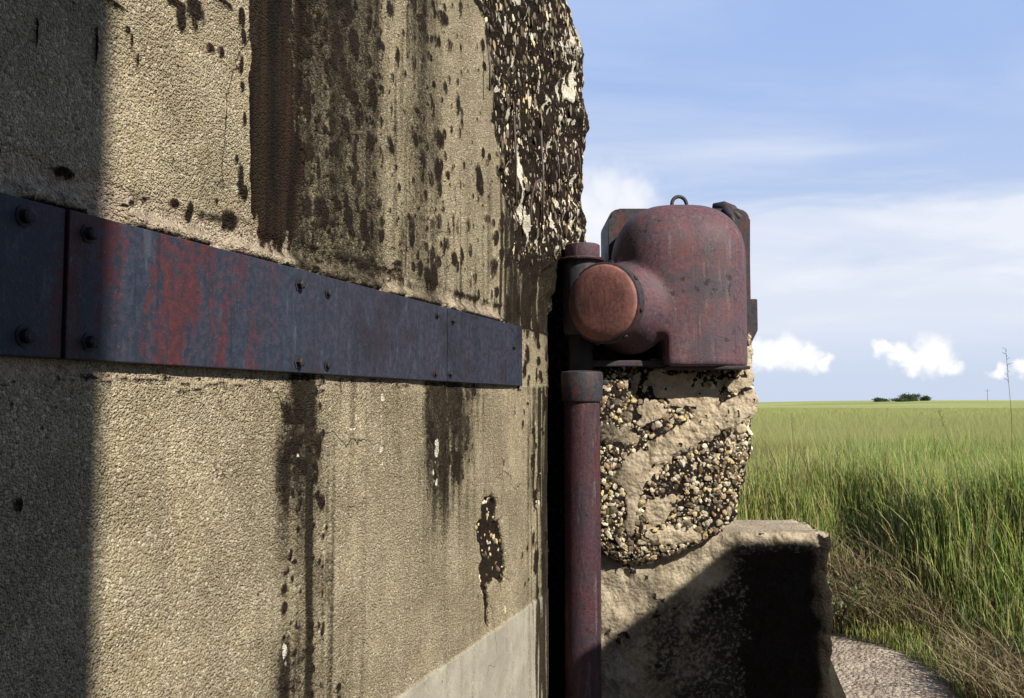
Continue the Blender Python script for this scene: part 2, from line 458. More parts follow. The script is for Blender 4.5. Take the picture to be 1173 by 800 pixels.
# ------------------------------------------------------------------ bunker wall (runs away to the right)
TA = 0.346; CW = 1.07
an = math.atan(TA)
D = np.array([math.sin(an), math.cos(an), 0.0]); NW = np.array([math.cos(an), -math.sin(an), 0.0])
W0 = np.array([-CW, 0.0, 0.0])
def wall_Y(x): return CW / (TA - (np.asarray(x, float) - 586.5) / F)       # depth where the wall stands in column x
def wall_pt(x, y, off=0.0):
    Y = 1.0
    for _ in range(8):                                                     # exact intersection of the pixel ray with the wall plane
        pass
    v = ray(x, y); t = np.dot(W0 + NW * off - np.array([0, 0, 0]), NW) / np.dot(v, NW)
    P = v * t; P[2] += EYE
    return P
def wall_sz(x, y):
    P = wall_pt(x, y); return np.dot(P - W0, D), P[2]

wall_base = W0 + D * 2.0
bunker = thing('bunker_wall', wall_base, 'tan stippled concrete bunker wall streaked with dark moss, running behind the steel band', 'wall')

ZB, ZT = -0.05, 3.95
xs = np.concatenate([np.linspace(-900, -60, 60)[:-1], np.arange(-60, 545, 1.25), np.arange(545, 635.2, .6)])
ncf = len(xs)
zs = np.concatenate([np.linspace(ZB, .62, 30)[:-1], np.arange(.62, 3.55, .0046), np.linspace(3.56, ZT, 24)])
nz = len(zs)
Yc = wall_Y(xs); Xc = -CW + TA * Yc
Sc = (Xc - W0[0]) * D[0] + (Yc - W0[1]) * D[1]
S, Z = np.meshgrid(Sc, zs)
P = W0[None, None] + S[..., None] * D + np.zeros((nz, ncf, 1)); P[..., 2] = Z
Q = np.clip((xs - 545) / 90.0, 0, 1)[None, :] * np.ones((nz, 1))
zrel = Z - EYE
up_w = sst(.38, .64, zrel)
endX = .376 - .105 * np.clip((zrel - 1.54) / .27, 0, 1.75) ** 2 + .02 * (fbm(Z * 6, 3.3, seed=5) - .5) * 2
s_lo, s_up = Sc[-1], (3.95 / D[1])
s_q = S + (s_up - s_lo) * Q * up_w                                   # the upper part reaches a little further
bulge = (endX - (W0[0] + s_up * D[0])) / NW[0]
P = W0[None, None] + s_q[..., None] * D + (bulge * Q ** 2.2 * up_w)[..., None] * NW; P[..., 2] = Z
# rounded arris: the last few columns turn into the recess
rnd = .05 * (np.clip((Q - .86) / .14, 0, 1) ** 2.2)
P[..., 0] -= rnd * (NW[0]) * .8; P[..., 1] -= rnd * NW[1] * .8 - rnd * .3
px, py = proj(P)
# --- masks, written where each mark sits on the wall
zl_top = EYE + .275; zl_bot = EYE + .062
zm = EYE + .33; zp = wall_sz(632, 675)[1]
iso = fbm(S * 22, Z * 22, seed=11, oct=4); iso2 = fbm(S * 7, Z * 7, seed=21, oct=4); big = fbm(S * 2.2, Z * 2.2, seed=31, oct=3)
stv = fbm(s_q * 34, Z * 1.6, seed=41, oct=4); stv2 = fbm(s_q * 46, Z * 2.6, seed=51, oct=3)
upper = sst(zl_top - .01, zl_top + .01, Z); lower = 1 - sst(zl_bot - .01, zl_bot + .01, Z)
xw = px + 16 * (iso2 - .5) + 6 * (iso - .5)
wav = (stv - .5) * 2; wav2 = (stv2 - .5) * 2
stain = upper * (
    .70 * (1 + .12 * sst(190, 40, py)) * sst(326, 340, xw) * (1 - sst(425, 462, xw + 26 * wav)) + .80 * gau(xw, 482, 20) * (.6 + .8 * stv) + .30 * gau(xw, 455, 10) * sst(.5, .62, stv)
    + .55 * sst(505, 560, xw + 30 * wav) * sst(.40, .62, stv2) * (.4 + .6 * sst(.9, .4, zrel))
    + 1.0 * sst(560, 596, xw) * sst(.28, .50, stv2 * .6 + stv * .4) + .35 * sst(600, 628, xw) + .14 * sst(.52, .66, stv) * (px > 110))
stain += lower * (
    (.44 * gau(xw + 30 * (iso2 - .5), 350, 36) * (.6 + .4 * sst(-.6, .0, zrel)) + .26 * gau(xw, 512, 40) * sst(-.60, .05, zrel) + .16 * sst(370, 520, px)) + (.45 + .7 * iso2) * gau(xw + 22 * (iso2 - .5), 348, 24) * (.50 + .5 * sst(.45, .6, stv)) * (.65 + .35 * sst(-.45, .0, zrel)) + .30 * gau(xw, 385, 45) * sst(.42, .6, stv)
    + .75 * gau(xw + 24 * (iso2 - .5), 512, 22) * sst(-.12, .20, zrel + .26 + .14 * stv) * sst(.36, .56, stv2 * .5 + stv * .5)
    + .90 * sst(597, 618, xw) * sst(.34, .56, stv2) + .25 * gau(xw, 440, 30) * sst(-.2, .05, zrel)
    + .12 * sst(.55, .7, stv))
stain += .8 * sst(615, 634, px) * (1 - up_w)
stain += .5 * gau(Z, zm, .012) * sst(.45, .6, iso) * upper
brown = upper * sst(284, 289, px + 7 * (iso - .5) + 2 * wav) * (1 - sst(326, 372, xw + 26 * (stv - .5) * 2 + 14 * (iso - .5))) * sst(zm - .05, zm + .05, Z + .10 * (iso2 - .5) + .10 * (stv2 - .5))
mortar = upper * (1 - sst(zm - .006, zm + .008, Z + .035 * (iso2 - .5) + .02 * (iso - .5))) * (1 - sst(560, 590, px))
mortar = np.maximum(mortar, lower * sst(zl_bot - .035, zl_bot - .02, Z + .015 * (iso - .5)) * (1 - sst(540, 600, px)) * .8)
plaster = 1 - sst(zp - .006, zp + .006, Z + .006 * (iso - .5))
white = np.zeros_like(S); moss = np.zeros_like(S)
def blob(arr, x, y, wpx, hpx, amp=1.0, skew=0.0):
    s0, z0 = wall_sz(x, y); Yd = wall_Y(x)
    sw = abs(wall_sz(x + wpx / 2, y)[0] - wall_sz(x - wpx / 2, y)[0]) / 2 + 1e-4; zw = hpx / F * Yd / 2
    i0, i1 = np.searchsorted(Sc, [s0 - 2.2 * sw - abs(skew) * zw, s0 + 2.2 * sw + abs(skew) * zw]); j0, j1 = np.searchsorted(zs, [z0 - 2.4 * zw, z0 + 2.4 * zw])
    if i1 <= i0 or j1 <= j0: return
    ss, zz = S[j0:j1, i0:i1], Z[j0:j1, i0:i1]
    d = np.sqrt(((ss - s0 - skew * (zz - z0)) / sw) ** 2 + ((zz - z0) / zw) ** 2) + .55 * (iso[j0:j1, i0:i1] - .5) * 2
    arr[j0:j1, i0:i1] = np.maximum(arr[j0:j1, i0:i1], amp * (1 - sst(.45, 1.15, d)))
r0 = np.random.default_rng(3)
for x, y, a, bb in [(206, 22, 12, 44), (222, 14, 26, 40), (222, 30, 9, 16), (150, 46, 3, 30), (157, 66, 3, 24), (166, 58, 14, 4), (146, 34, 8, 10), (240, 55, 12, 14), (252, 60, 10, 20),
                    (276, 20, 9, 30), (278, 42, 7, 22), (275, 75, 7, 30), (277, 100, 6, 16), (279, 138, 7, 22), (258, 134, 3, 8), (270, 182, 6, 16), (275, 202, 9, 40), (279, 220, 7, 20),
                    (152, 232, 9, 8), (145, 236, 10, 5), (166, 228, 7, 8), (199, 233, 10, 9), (217, 243, 8, 24), (262, 252, 22, 26), (248, 230, 4, 8), (75, 198, 28, 16), (200, 3, 30, 12), (130, 4, 40, 9),
                    (255, 2, 26, 10), (20, 578, 10, 18), (110, 55, 3, 60), (42, 40, 3, 40)]:
    blob(moss, x, y, a * 1.15, bb * 1.15, .95)
def scatter(n, x0, x1, y0, y1, w0, w1, asp0, asp1, amp=.95, arr=moss, side=None):
    for _ in range(n):
        x = r0.uniform(x0, x1); y = r0.uniform(y0, y1)
        wd = r0.uniform(w0, w1) * (.5 + .9 * r0.random() ** 2)
        blob(arr, x, y, wd, wd * r0.uniform(asp0, asp1), amp * r0.uniform(.7, 1.05), r0.uniform(-.12, .12))
scatter(75, 342, 440, -40, 275, 4, 12, 1.6, 3.6)
scatter(150, 342, 440, -40, 285, 2, 6, 1.5, 4)
scatter(70, 430, 510, -40, 330, 3, 8, 1.8, 4.5, .8)
scatter(40, 510, 560, -40, 330, 2.5, 6, 2, 5, .75)
scatter(160, 430, 560, -40, 330, 1.5, 3, 1.5, 4, .8)
scatter(26, 342, 400, -40, 130, 7, 15, 1.8, 4)
scatter(60, 392, 520, -40, 310, 5, 9, 1.8, 3.6)
scatter(40, 470, 505, -40, 330, 5, 9, 1.8, 4)
scatter(36, 505, 560, -40, 340, 4, 8, 2, 5)
scatter(60, 300, 470, 282, 322, 4, 11, .5, 1.2)
scatter(80, 560, 632, 60, 440, 4, 8, 2.5, 7)
scatter(130, 324, 370, 432, 800, 3, 9, 1.2, 2.8)
scatter(40, 322, 376, 440, 800, 1.5, 4, 1, 2.5)
scatter(70, 488, 545, 442, 560, 2, 6, 1.5, 4, .9)
scatter(60, 345, 436, -40, 280, 5, 11, 1.6, 3.2, 1.0)
scatter(50, 560, 634, 250, 440, 4, 9, 2, 6)
scatter(22, 326, 350, 434, 540, 8, 16, 1.5, 3)
scatter(24, 320, 390, 780, 900, 4, 9, 1.2, 2.6)
scatter(40, 488, 540, 442, 570, 3, 7, 1.5, 4, .8)
scatter(40, 598, 634, 440, 680, 3, 6, 1.5, 5)
scatter(50, 0, 640, -40, 800, 2, 4, .8, 1.6, .8)
scatter(90, 60, 600, 425, 448, 3, 14, .25, .5, .75)      # crumbled joint under the band
# ragged edge where the band meets the concrete
moss = np.maximum(moss, .9 * gau(Z, zl_top + .002, .006) * sst(.34, .52, iso))
moss = np.maximum(moss, .75 * gau(Z, zm, .010) * sst(.55, .66, iso) * sst(180, 260, px))
crk = (fbm(S * 14, 7.7, seed=61, oct=4) - .5) * .05
moss = np.maximum(moss, .8 * gau(Z, zl_bot - .028 + crk * .5, .0022) * (px < 330) * sst(.42, .5, iso2))
scatter(5, 434, 440, 446, 478, 3, 6, 2, 4, .9, white); scatter(8, 495, 500, 505, 560, 2, 4, 3, 6, .9, white)
scatter(12, 440, 620, -20, 330, 1.2, 2.6, 5, 10, .65, white); scatter(5, 436, 440, 500, 540, 2, 4, 2, 4, .8, white); scatter(3, 325, 330, 720, 760, 4, 6, 2, 4, .9, white)
scatter(12, 100, 620, 450, 660, 1.5, 3, 1, 2, .8, white); scatter(6, 600, 630, 450, 640, 1.5, 3, 4, 8, .6, white); scatter(4, 566, 590, 535, 700, 2, 4, 2, 4, .8, white)
for x, y, a, bb in [(408, 480, 3, 22), (404, 492, 12, 6), (413, 488, 5, 14)]: blob(white, x, y, a, bb, .55)
# spalled hole with pebbles showing
spall = np.zeros_like(S)
for x, y, a, bb in [(562, 585, 22, 50), (566, 625, 36, 70), (560, 650, 26, 60), (572, 640, 20, 60), (558, 690, 9, 60), (556, 610, 20, 40), (615, 572, 9, 26)]: blob(spall, x, y, a, bb, 1.0)
rimm = np.clip(spall * 2.0, 0, 1) * (1 - np.clip((spall - .25) * 3, 0, 1))
white = np.maximum(white, rimm * .55 * (py < 660))
moss = np.maximum(moss, np.clip((spall - .3) * 2.2, 0, 1))
# broken area at the far upper corner
edge = 543 + np.clip(py, -60, 420) / 350 * 52 + 26 * (iso2 - .5) + 14 * (iso - .5)
broken = sst(-4, 8, px - edge) * sst(.36, .60, zrel + .3 * (iso2 - .5))
matrix = np.clip(broken * 1.15, 0, 1) 
pale = broken * np.maximum(sst(.675, .71, fbm(s_q * 44, Z * 24, seed=77, oct=4)), sst(.71, .74, fbm(s_q * 13, Z * 7, seed=78, oct=4)))
matrix = matrix * (1 - pale)
moss = np.clip(np.maximum(moss * (1 - broken), matrix), 0, 1)
stain = np.clip(stain * (1 - broken) + broken * .35, 0, 1)
brown = np.maximum(brown, broken * (1 - pale)); white = np.maximum(white, pale * .62)
white = np.maximum(white, .75 * gau(px, 660, 16) * gau(py, 45, 24) * sst(.40, .52, iso))
# --- relief
rel = .0045 * moss * (1 - broken) * (spall < .3) + .006 * (big - .5) + .004 * (iso2 - .5) + .002 * brown
rel += .004 * sst(.4, .5, plaster) - .020 * np.clip((spall - .3) * 1.6, 0, 1)
rel += .020 * sst(.30, .52, iso2 * .5 + iso * .5) * gau(Z, zl_top + .012, .012) * (px < 575)
rel += -.004 * mortar + .006 * mortar * (iso - .5)
rel += broken * (.055 * (fbm(S * 9, Z * 6, seed=91, oct=4) - .5) + .035 * (iso - .5) - .012 + .004 * pale)
rel += .010 * sst(575, 620, px) * (stv2 - .5) * (1 - plaster)
P = P + rel[..., None] * NW
mA = np.stack([moss, np.clip(stain, 0, 1), np.clip(mortar, 0, 1)], -1); mB = np.stack([plaster, np.clip(brown, 0, 1), np.clip(white, 0, 1)], -1)
# columns that turn the corner and close the recess side, then the back
last = P[:, -1]
e1 = last + np.array([-.012, .05, 0]); e2 = last + np.array([-.10, .16, 0]); e3 = last + np.array([-.75, .40, 0]); e4 = P[:, 0] - NW * .9
ext = np.stack([e1, e2, e3, e4], 1)
Pall = np.concatenate([P, ext], 1)
mA2 = np.concatenate([mA, np.repeat(mA[:, -1:], 4, 1)], 1); mB2 = np.concatenate([mB, np.repeat(mB[:, -1:], 4, 1)], 1)
nc = Pall.shape[1]
# top cap: one more row pulled back
cap = Pall[-1:] * 1.0; cen = cap.mean(1, keepdims=True); cap = cap * .6 + cen * .4; cap[..., 2] += .05
Pall = np.concatenate([Pall, cap], 0); mA2 = np.concatenate([mA2, mA2[-1:]], 0); mB2 = np.concatenate([mB2, mB2[-1:]], 0)
mesh_obj('wall_face', Pall.reshape(-1, 3), grid_faces(nz + 1, nc, True), M_WALL, bunker, attrs={'mA': mA2.reshape(-1, 3), 'mB': mB2.reshape(-1, 3)})
# stones showing in the broken corner and in the spalled hole
cand = np.argwhere((broken > .6) & (pale < .6) & (py > -80) & (py < 300))
pick = cand[r0.choice(len(cand), 2000, replace=False)]
pp = P[pick[:, 0], pick[:, 1]]; nn = np.repeat(NW[None], len(pp), 0)
sz = .0035 + .015 * r0.random(len(pp)) ** 3
V, Fc, col = pebbles(pp, nn, sz, .30, (1, 1, 1.5), 5, .66)
mesh_obj('exposed_aggregate', V, Fc, M_STONE, bunker, smooth=False, attrs={'Col': col})
cand = np.argwhere((spall > .55) & (py < 670)); pick = cand[r0.choice(len(cand), min(60, len(cand)), replace=False)]
pp = P[pick[:, 0], pick[:, 1]]; nn = np.repeat(NW[None], len(pp), 0)
V, Fc, col = pebbles(pp, nn, .006 + .010 * r0.random(len(pp)) ** 2, .6, None, 6, .35)
mesh_obj('exposed_aggregate', V, Fc, M_STONE, bunker, smooth=False, attrs={'Col': col})
# rusty reinforcing rods left bare in the broken corner
def rod(pts, r=.0034):
    bm = bmesh.new(); add_tube(bm, pts, r, 8); return bm_obj('reinforcing_rod', bm, M_REBAR, bunker)
for x, y0, y1, Yd in [(589, 132, 236, 3.13), (620, 150, 258, 3.34), (638, 178, 205, 3.46), (648, 178, 210, 3.50), (559, 52, 104, 2.80), (662, 170, 200, 3.6)]:
    a = pt(x, y0, Yd); b2 = pt(x + 2, y1, Yd); mid = (a + b2) / 2 + np.array([.004, -.006, 0])
    rod([a, mid, b2])
rod([pt(609, 258, 3.2), pt(608, 235, 3.2), pt(610, 220, 3.19), pt(614, 209, 3.2), pt(619, 206, 3.22)], .0042)

# back of the recess behind the standpipe, its shade painted dark into the colour
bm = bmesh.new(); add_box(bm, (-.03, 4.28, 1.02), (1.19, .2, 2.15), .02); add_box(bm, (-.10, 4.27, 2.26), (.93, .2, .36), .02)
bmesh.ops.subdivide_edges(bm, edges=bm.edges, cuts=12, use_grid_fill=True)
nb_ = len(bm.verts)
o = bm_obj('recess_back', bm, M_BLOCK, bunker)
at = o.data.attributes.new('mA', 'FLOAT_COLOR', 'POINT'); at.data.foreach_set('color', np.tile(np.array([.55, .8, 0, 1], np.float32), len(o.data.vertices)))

# ------------------------------------------------------------------ steel band along the wall
s_seam = [wall_sz(x, 350)[0] for x in (-700, 65, 355, 508, 594)]
band = thing('steel_band', W0 + D * 2.0 + np.array([0, 0, zl_bot]), 'dark blue grey painted steel band bolted flat along the concrete wall', 'steel band')
TH = .013
q_wall = Matrix((D, NW, (0, 0, 1))).transposed()          # local x along the wall, y out of it, z up
for k in range(4):
    a, b2 = s_seam[k] + .0015, s_seam[k + 1] - .0015
    off = TH + (.004 if k in (1,) else 0) + (.002 if k == 3 else 0)
    bm = bmesh.new()
    cpos = W0 + D * (a + b2) / 2 + NW * (off / 2 - .008) + np.array([0, 0, (zl_top + zl_bot) / 2])
    add_box(bm, cpos, (b2 - a, off + .016, zl_top - zl_bot), .002, 2, q_wall)
    pl = bm_obj('plate', bm, M_BAND, band, smooth=False)
    for x, y in {0: [(28, 248), (28, 385)], 1: [(101, 268), (102, 392), (342, 326), (341, 415)], 2: [(375, 336), (374, 419), (500, 361), (498, 428)], 3: [(518, 368), (515, 429), (588, 398)]}[k]:
        bm = bmesh.new(); pb = wall_pt(x, y, off)
        small = .55 if k in (2, 3) else .75
        add_lathe(bm, pb - NW * .004, NW, [(0, .020 * small), (.006, .020 * small), (.006, .013 * small), (.018 * small + .002, .013 * small), (.021 * small + .002, .008 * small)], 6 if k % 2 else 16)
        bm_obj('bolt', bm, M_BOLT, pl, smooth=False)

# ------------------------------------------------------------------ rough concrete block beyond the recess, on its footing
def ring_body(rows, n_side, rad, disp, seed):
    """stack of rounded-rectangle rings; rows = [(z, x0, x1, yfront, yback)] dense"""
    rows = np.asarray(rows); nr = len(rows)
    # unit rounded rect param
    t = np.linspace(0, 1, n_side, endpoint=False)
    per = []
    m = n_side
    fr = int(m * .42); sd = int(m * .15); bk = m - fr - 2 * sd
    uu = np.concatenate([np.linspace(0, 1, fr, endpoint=False), np.ones(sd), np.linspace(1, 0, bk, endpoint=False), np.zeros(sd)])
    vv = np.concatenate([np.zeros(fr), np.linspace(0, 1, sd, endpoint=False), np.ones(bk), np.linspace(1, 0, sd, endpoint=False)])
    X = rows[:, 1:2] + (rows[:, 2:3] - rows[:, 1:2]) * uu[None]
    Y = rows[:, 3:4] + (rows[:, 4:5] - rows[:, 3:4]) * vv[None]
    Zz = np.repeat(rows[:, 0:1], m, 1)
    # round corners
    hw = (rows[:, 2:3] - rows[:, 1:2]) / 2; cx = (rows[:, 2:3] + rows[:, 1:2]) / 2; hd = (rows[:, 4:5] - rows[:, 3:4]) / 2; cy = (rows[:, 4:5] + rows[:, 3:4]) / 2
    lx, ly = X - cx, Y - cy
    qx, qy = np.abs(lx) - (hw - rad), np.abs(ly) - (hd - rad)
    corner = (qx > 0) & (qy > 0)
    ln = np.sqrt(np.maximum(qx, 0) ** 2 + np.maximum(qy, 0) ** 2) + 1e-9
    kx = np.where(corner, (hw - rad) + qx / ln * rad, np.abs(lx)); ky = np.where(corner, (hd - rad) + qy / ln * rad, np.abs(ly))
    X = cx + np.sign(lx) * kx; Y = cy + np.sign(ly) * ky
    P = np.stack([X, Y, Zz], -1)
    # normals
    du = np.roll(P, -1, 1) - np.roll(P, 1, 1); dv = np.gradient(P, axis=0)
    N = np.cross(du, dv); N /= np.linalg.norm(N, axis=-1, keepdims=True) + 1e-9
    return P, N
def close_rings(P):
    nr, m = P.shape[:2]
    c0 = P[0].mean(0, keepdims=True); c1 = P[-1].mean(0, keepdims=True)
    V = np.concatenate([P.reshape(-1, 3), c0, c1])
    quads = grid_faces(nr, m, True)
    i = np.arange(m)
    t0 = np.stack([np.full(m, nr * m), (i + 1) % m, i], 1); t1 = np.stack([np.full(m, nr * m + 1), (nr - 1) * m + i, (nr - 1) * m + (i + 1) % m], 1)
    tris = np.concatenate([quads[:, [0, 1, 2]], quads[:, [0, 2, 3]], t0, t1])
    return V, tris

# block outline down its visible face: (photo y, left x, right x, depth of face)
BY = np.array([372, 385, 400, 425, 470, 505, 545, 575, 598, 612, 625, 634, 641, 646])
BL = np.array([800, 798, 794, 682, 680, 680, 680, 680, 681, 682, 684, 690, 700, 715])
BR = np.array([850, 862, 866, 867, 867, 864, 856, 850, 842, 826, 800, 778, 760, 748])
BD = np.array([3.98, 3.93, 3.90, 3.88, 3.85, 3.84, 3.83, 3.83, 3.83, 3.83, 3.84, 3.85, 3.87, 3.90]) - .22
yy = np.linspace(646, 372, 230)
bl, br, bd = [np.interp(yy, BY, q) for q in (BL, BR, BD)]
br = br + 5 * (fbm(yy * .06, 1.5, seed=8) - .5) * 2 + 2.5 * (fbm(yy * .25, 9.5, seed=9) - .5) * 2
rows = []
for y, l, r_, d_ in zip(yy, bl, br, bd):
    a = pt(l, y, d_); c_ = pt(r_, y, d_); rows.append((a[2], a[0], c_[0], d_, d_ + .55))
rows = np.array(rows); rows[:, 4] = 4.42
Pb, Nb = ring_body(rows, 420, .045, 0, 1)
bx, by = proj(Pb)
n_a = fbm(Pb[..., 0] * 12, Pb[..., 2] * 12, Pb[..., 1] * 12, seed=101, oct=4); n_b = fbm(Pb[..., 0] * 45, Pb[..., 2] * 45, Pb[..., 1] * 45, seed=111, oct=3)
# smooth slabs of skin that survive on the face, the rest is broken down to the pebbles
dgn = (by - 500) + (bx - 780) * .52                         # diagonal ledge rising to the right
ledge = sst(-18, -8, dgn + 10 * (n_b - .5)) * (1 - sst(14, 24, dgn + 14 * (n_b - .5))) * sst(735, 750, bx)
plates = [(722, 545, 34, 30), (745, 470, 22, 22), (790, 455, 44, 16), (780, 435, 30, 14), (842, 440, 24, 16), (722, 585, 12, 34), (756, 583, 22, 22), (765, 616, 42, 12), (812, 470, 22, 22), (752, 440, 30, 26), (702, 500, 26, 16), (858, 415, 12, 26)]
skin = ledge.copy()
rp_ = np.random.default_rng(44)
plates += [(rp_.uniform(700, 862), rp_.uniform(425, 625), rp_.uniform(4, 10), rp_.uniform(3, 8)) for _ in range(16)]
for x, y, a, b2 in plates:
    skin = np.maximum(skin, 1 - sst(.6, 1.15, np.hypot((bx - x) / (a * .78), (by - y) / (b2 * .78)) + .9 * (n_a - .5) * 2 + .5 * (n_b - .5)))
front = sst(-.2, -.6, Nb[..., 1])
skin = skin * front
mat_ = np.clip((1 - skin), 0, 1)
stn_shade = sst(742, 692, bx + 34 * (n_a - .5)) * .85 + .25 * sst(.52, .66, n_a)  # patchy stain, plus the shadow down the left edge painted in
mat_ = np.clip((1 - skin) * (.42 + 1.0 * sst(.40, .56, n_b * .65 + n_a * .35)) + skin * .75 * sst(.62, .70, n_b * .75 + n_a * .25), 0, 1)
dsp = .034 * (n_a - .5) + .014 * (n_b - .5) + .009 * skin + .010 * ledge
Pd = Pb + Nb * dsp[..., None]
Vb, Fb = close_rings(Pd)
zpad = lambda a: np.concatenate([a.reshape(-1), [.5, .5]])
block = thing('concrete_block', (pt(770, 640, 4.1)[0], 4.1, rows[0, 0]), 'jagged broken concrete block full of pebbles beneath the rusty hood', 'concrete block')
mesh_obj('block_core', Vb, Fb, M_BLOCK, block, attrs={'mA': np.stack([zpad(mat_), zpad(np.clip(stn_shade, 0, 1)), zpad(skin)], -1)})
cand = np.argwhere((skin < .35) & (Nb[..., 1] < .35)); pick = cand[r0.choice(len(cand), 5200, replace=False)]
pp = Pd[pick[:, 0], pick[:, 1]]; nn = Nb[pick[:, 0], pick[:, 1]]
sz = .004 + .0145 * r0.random(len(pp)) ** 2.6
V, Fc, col = pebbles(pp, nn, sz, .50, None, 12, .26)
mesh_obj('exposed_aggregate', V, Fc, M_STONE, block, smooth=False, attrs={'Col': col})

# footing: pale ledge with a face dropping into the pit
zl = pt(880, 611, 3.72)[2]
xr_ = pt(949, 611, 3.72)[0]
zrow = np.concatenate([np.linspace(-.1, zl - .06, 100), zl - .06 + .06 * np.sin(np.linspace(.05, 1, 14) * math.pi / 2)])
ins = np.concatenate([np.zeros(100), .035 * (1 - np.cos(np.linspace(.05, 1, 14) * math.pi / 2))])
rows = np.stack([zrow, .26 + 0 * zrow, xr_ - ins * .6 + .012 * (fbm(zrow * 9, 2.2, seed=14) - .5) * 2, 3.69 + ins - .0 * zrow, np.full_like(zrow, 4.14)], 1)
Pf, Nf = ring_body(rows, 420, .03, 0, 2)
fx, fy = proj(Pf)
n_a = fbm(Pf[..., 0] * 8, Pf[..., 2] * 8, Pf[..., 1] * 8, seed=121, oct=4); n_b = fbm(Pf[..., 0] * 34, Pf[..., 2] * 34, Pf[..., 1] * 34, seed=131, oct=3)
Pd = Pf + Nf * (.058 * (n_a - .5) + .024 * (n_b - .5))[..., None]
# top sheet of ledge: shrink rings inward
tops = []
for k in (.85, .6, .3):
    c0 = Pd[-1].mean(0); q = c0 + (Pd[-1] - c0) * k; q[:, 2] = zl + .012 * (fbm(q[:, 0] * 9, q[:, 1] * 9, seed=15) - .5); tops.append(q)
Pd = np.concatenate([Pd, np.array(tops)], 0)
Vf, Ff = close_rings(Pd)
padt = lambda a: np.concatenate([a.reshape(-1), np.full(len(tops) * a.shape[1], .15), [.2, .2]])
stn_shade = np.clip(.30 * sst(.48, .62, n_a) + 1.0 * sst(800, 860, fx + 60 * (n_a - .5)) * sst(612, 630, fy) + .25 * sst(740, 690, fy * 1.0) * 0, 0, 1)  # patchy stain, plus shade painted over the right of the face
mos_shade = np.clip(.7 * sst(925, 945, fx + 22 * (n_a - .5)) * (Nf[..., 2] < .6) + .6 * sst(.60, .68, n_b * .5 + n_a * .5) + .75 * sst(815, 870, fx + 50 * (n_a - .5)) * sst(622, 640, fy + 20 * (n_b - .5)), 0, 1)  # patchy moss, plus painted shade blackening the right face and end
stn_shade = np.clip(stn_shade + .75 * sst(640, 740, fy) * sst(670, 800, fx), 0, 1)  # more shade painted in towards the lower right
foot = mesh_obj('concrete_footing', Vf, Ff, M_FOOT, None, loc=(1.0, 4.1, 0), attrs={'mA': np.stack([padt(mos_shade), padt(stn_shade), padt(mos_shade * 0)], -1)})
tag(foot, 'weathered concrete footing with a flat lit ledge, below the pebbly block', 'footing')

# ------------------------------------------------------------------ standpipe
pc = pt(666.5, 440, 3.55); px_, py_ = pc[0], 3.55
rp = 20.5 / F * 3.55
pipe = thing('standpipe', (px_, py_, 0), 'upright purple red rusty iron pipe standing before the wall end, with collar on top', 'pipe')
ztop = pt(666, 426, 3.55)[2]; zcol = pt(666, 460, 3.55)[2]
bm = bmesh.new(); add_lathe(bm, (px_, py_, -.05), (0, 0, 1), [(0, rp), (zcol + .06, rp)], 48); bm_obj('pipe_shaft', bm, M_PIPE, pipe, auto=40)
bm = bmesh.new(); rc = 23.5 / F * 3.55
add_lathe(bm, (px_, py_, zcol), (0, 0, 1), [(0, rp), (0, rc * .97), (.006, rc), (ztop - zcol - .012, rc * 1.03), (ztop - zcol - .003, rc * 1.0), (ztop - zcol, rc * .93), (ztop - zcol + .004, rc * .6)], 48)
add_box(bm, (px_ + rc + .008, py_ - .01, ztop - .045), (.03, .022, .022), .005)
bm_obj('collar', bm, M_DARK, pipe, auto=40)

# ------------------------------------------------------------------ ventilation hood
hood = thing('ventilation_hood', (pt(775, 422, 3.95)[0], 3.95, pt(775, 424, 3.9)[2]), 'large rusty red cast iron ventilation hood with lifting ring, sitting on the pebbly block', 'vent hood')
YH = 3.95
def hx(x, Y=YH): return pt(x, 400, Y)[0]
def hz_(y, Y=YH): return pt(775, y, Y)[2]
bm = bmesh.new()
# domed front: apse shape, then skirt, then throat towards the cover
ux = (hx(851) - hx(705)) / 2; cx0 = (hx(851) + hx(705)) / 2
zb = hz_(421, 3.62); zd = hz_(322); zt = hz_(235, 3.74)
def ellipsoid(bm, c, r, n=48):
    bmesh.ops.create_uvsphere(bm, u_segments=n, v_segments=n // 2, radius=1, matrix=Matrix.Translation(Vector(c)) @ Matrix.Diagonal((*r, 1)))
def superbody(bm, x0, x1, y0, y1, z0, z1, top, ex=3.2, n=64, m=40):
    """vertical superelliptic prism whose upper part rounds over"""
    rings = []
    for i in range(m + 1):
        t = i / m; z = z0 + (z1 - z0) * t
        k = max(0, (z - top) / (z1 - top)) if z1 > top else 0
        s = max(.03, (1 - k ** 2.2) ** (1 / 2.7)) if k > 0 else 1
        ring = []
        for j in range(n):
            a = 2 * math.pi * j / n; c, s_ = math.cos(a), math.sin(a)
            ring.append(bm.verts.new(((x0 + x1) / 2 + (x1 - x0) / 2 * s * math.copysign(abs(c) ** (2 / ex), c), (y0 + y1) / 2 + (y1 - y0) / 2 * s * math.copysign(abs(s_) ** (2 / ex), s_), z)))
        rings.append(ring)
    for A, B in zip(rings, rings[1:]):
        for j in range(n): bm.faces.new((A[j], A[(j + 1) % n], B[(j + 1) % n], B[j]))
    bm.faces.new(list(reversed(rings[0]))); bm.faces.new(rings[-1])
superbody(bm, hx(702, 3.80), hx(850, 3.80), 3.50, 4.10, zb, zt, hz_(298, 3.7), 2.7)
xk, zk = hx(759, 3.62), hz_(386, 3.6)
for v in bm.verts:
    if v.co.z < zk and v.co.x < xk: v.co.x = xk
dc = pt(690, 347, 3.43); ax = Vector((.56, .83, .02)).normalized()          # from the cover back into the hood
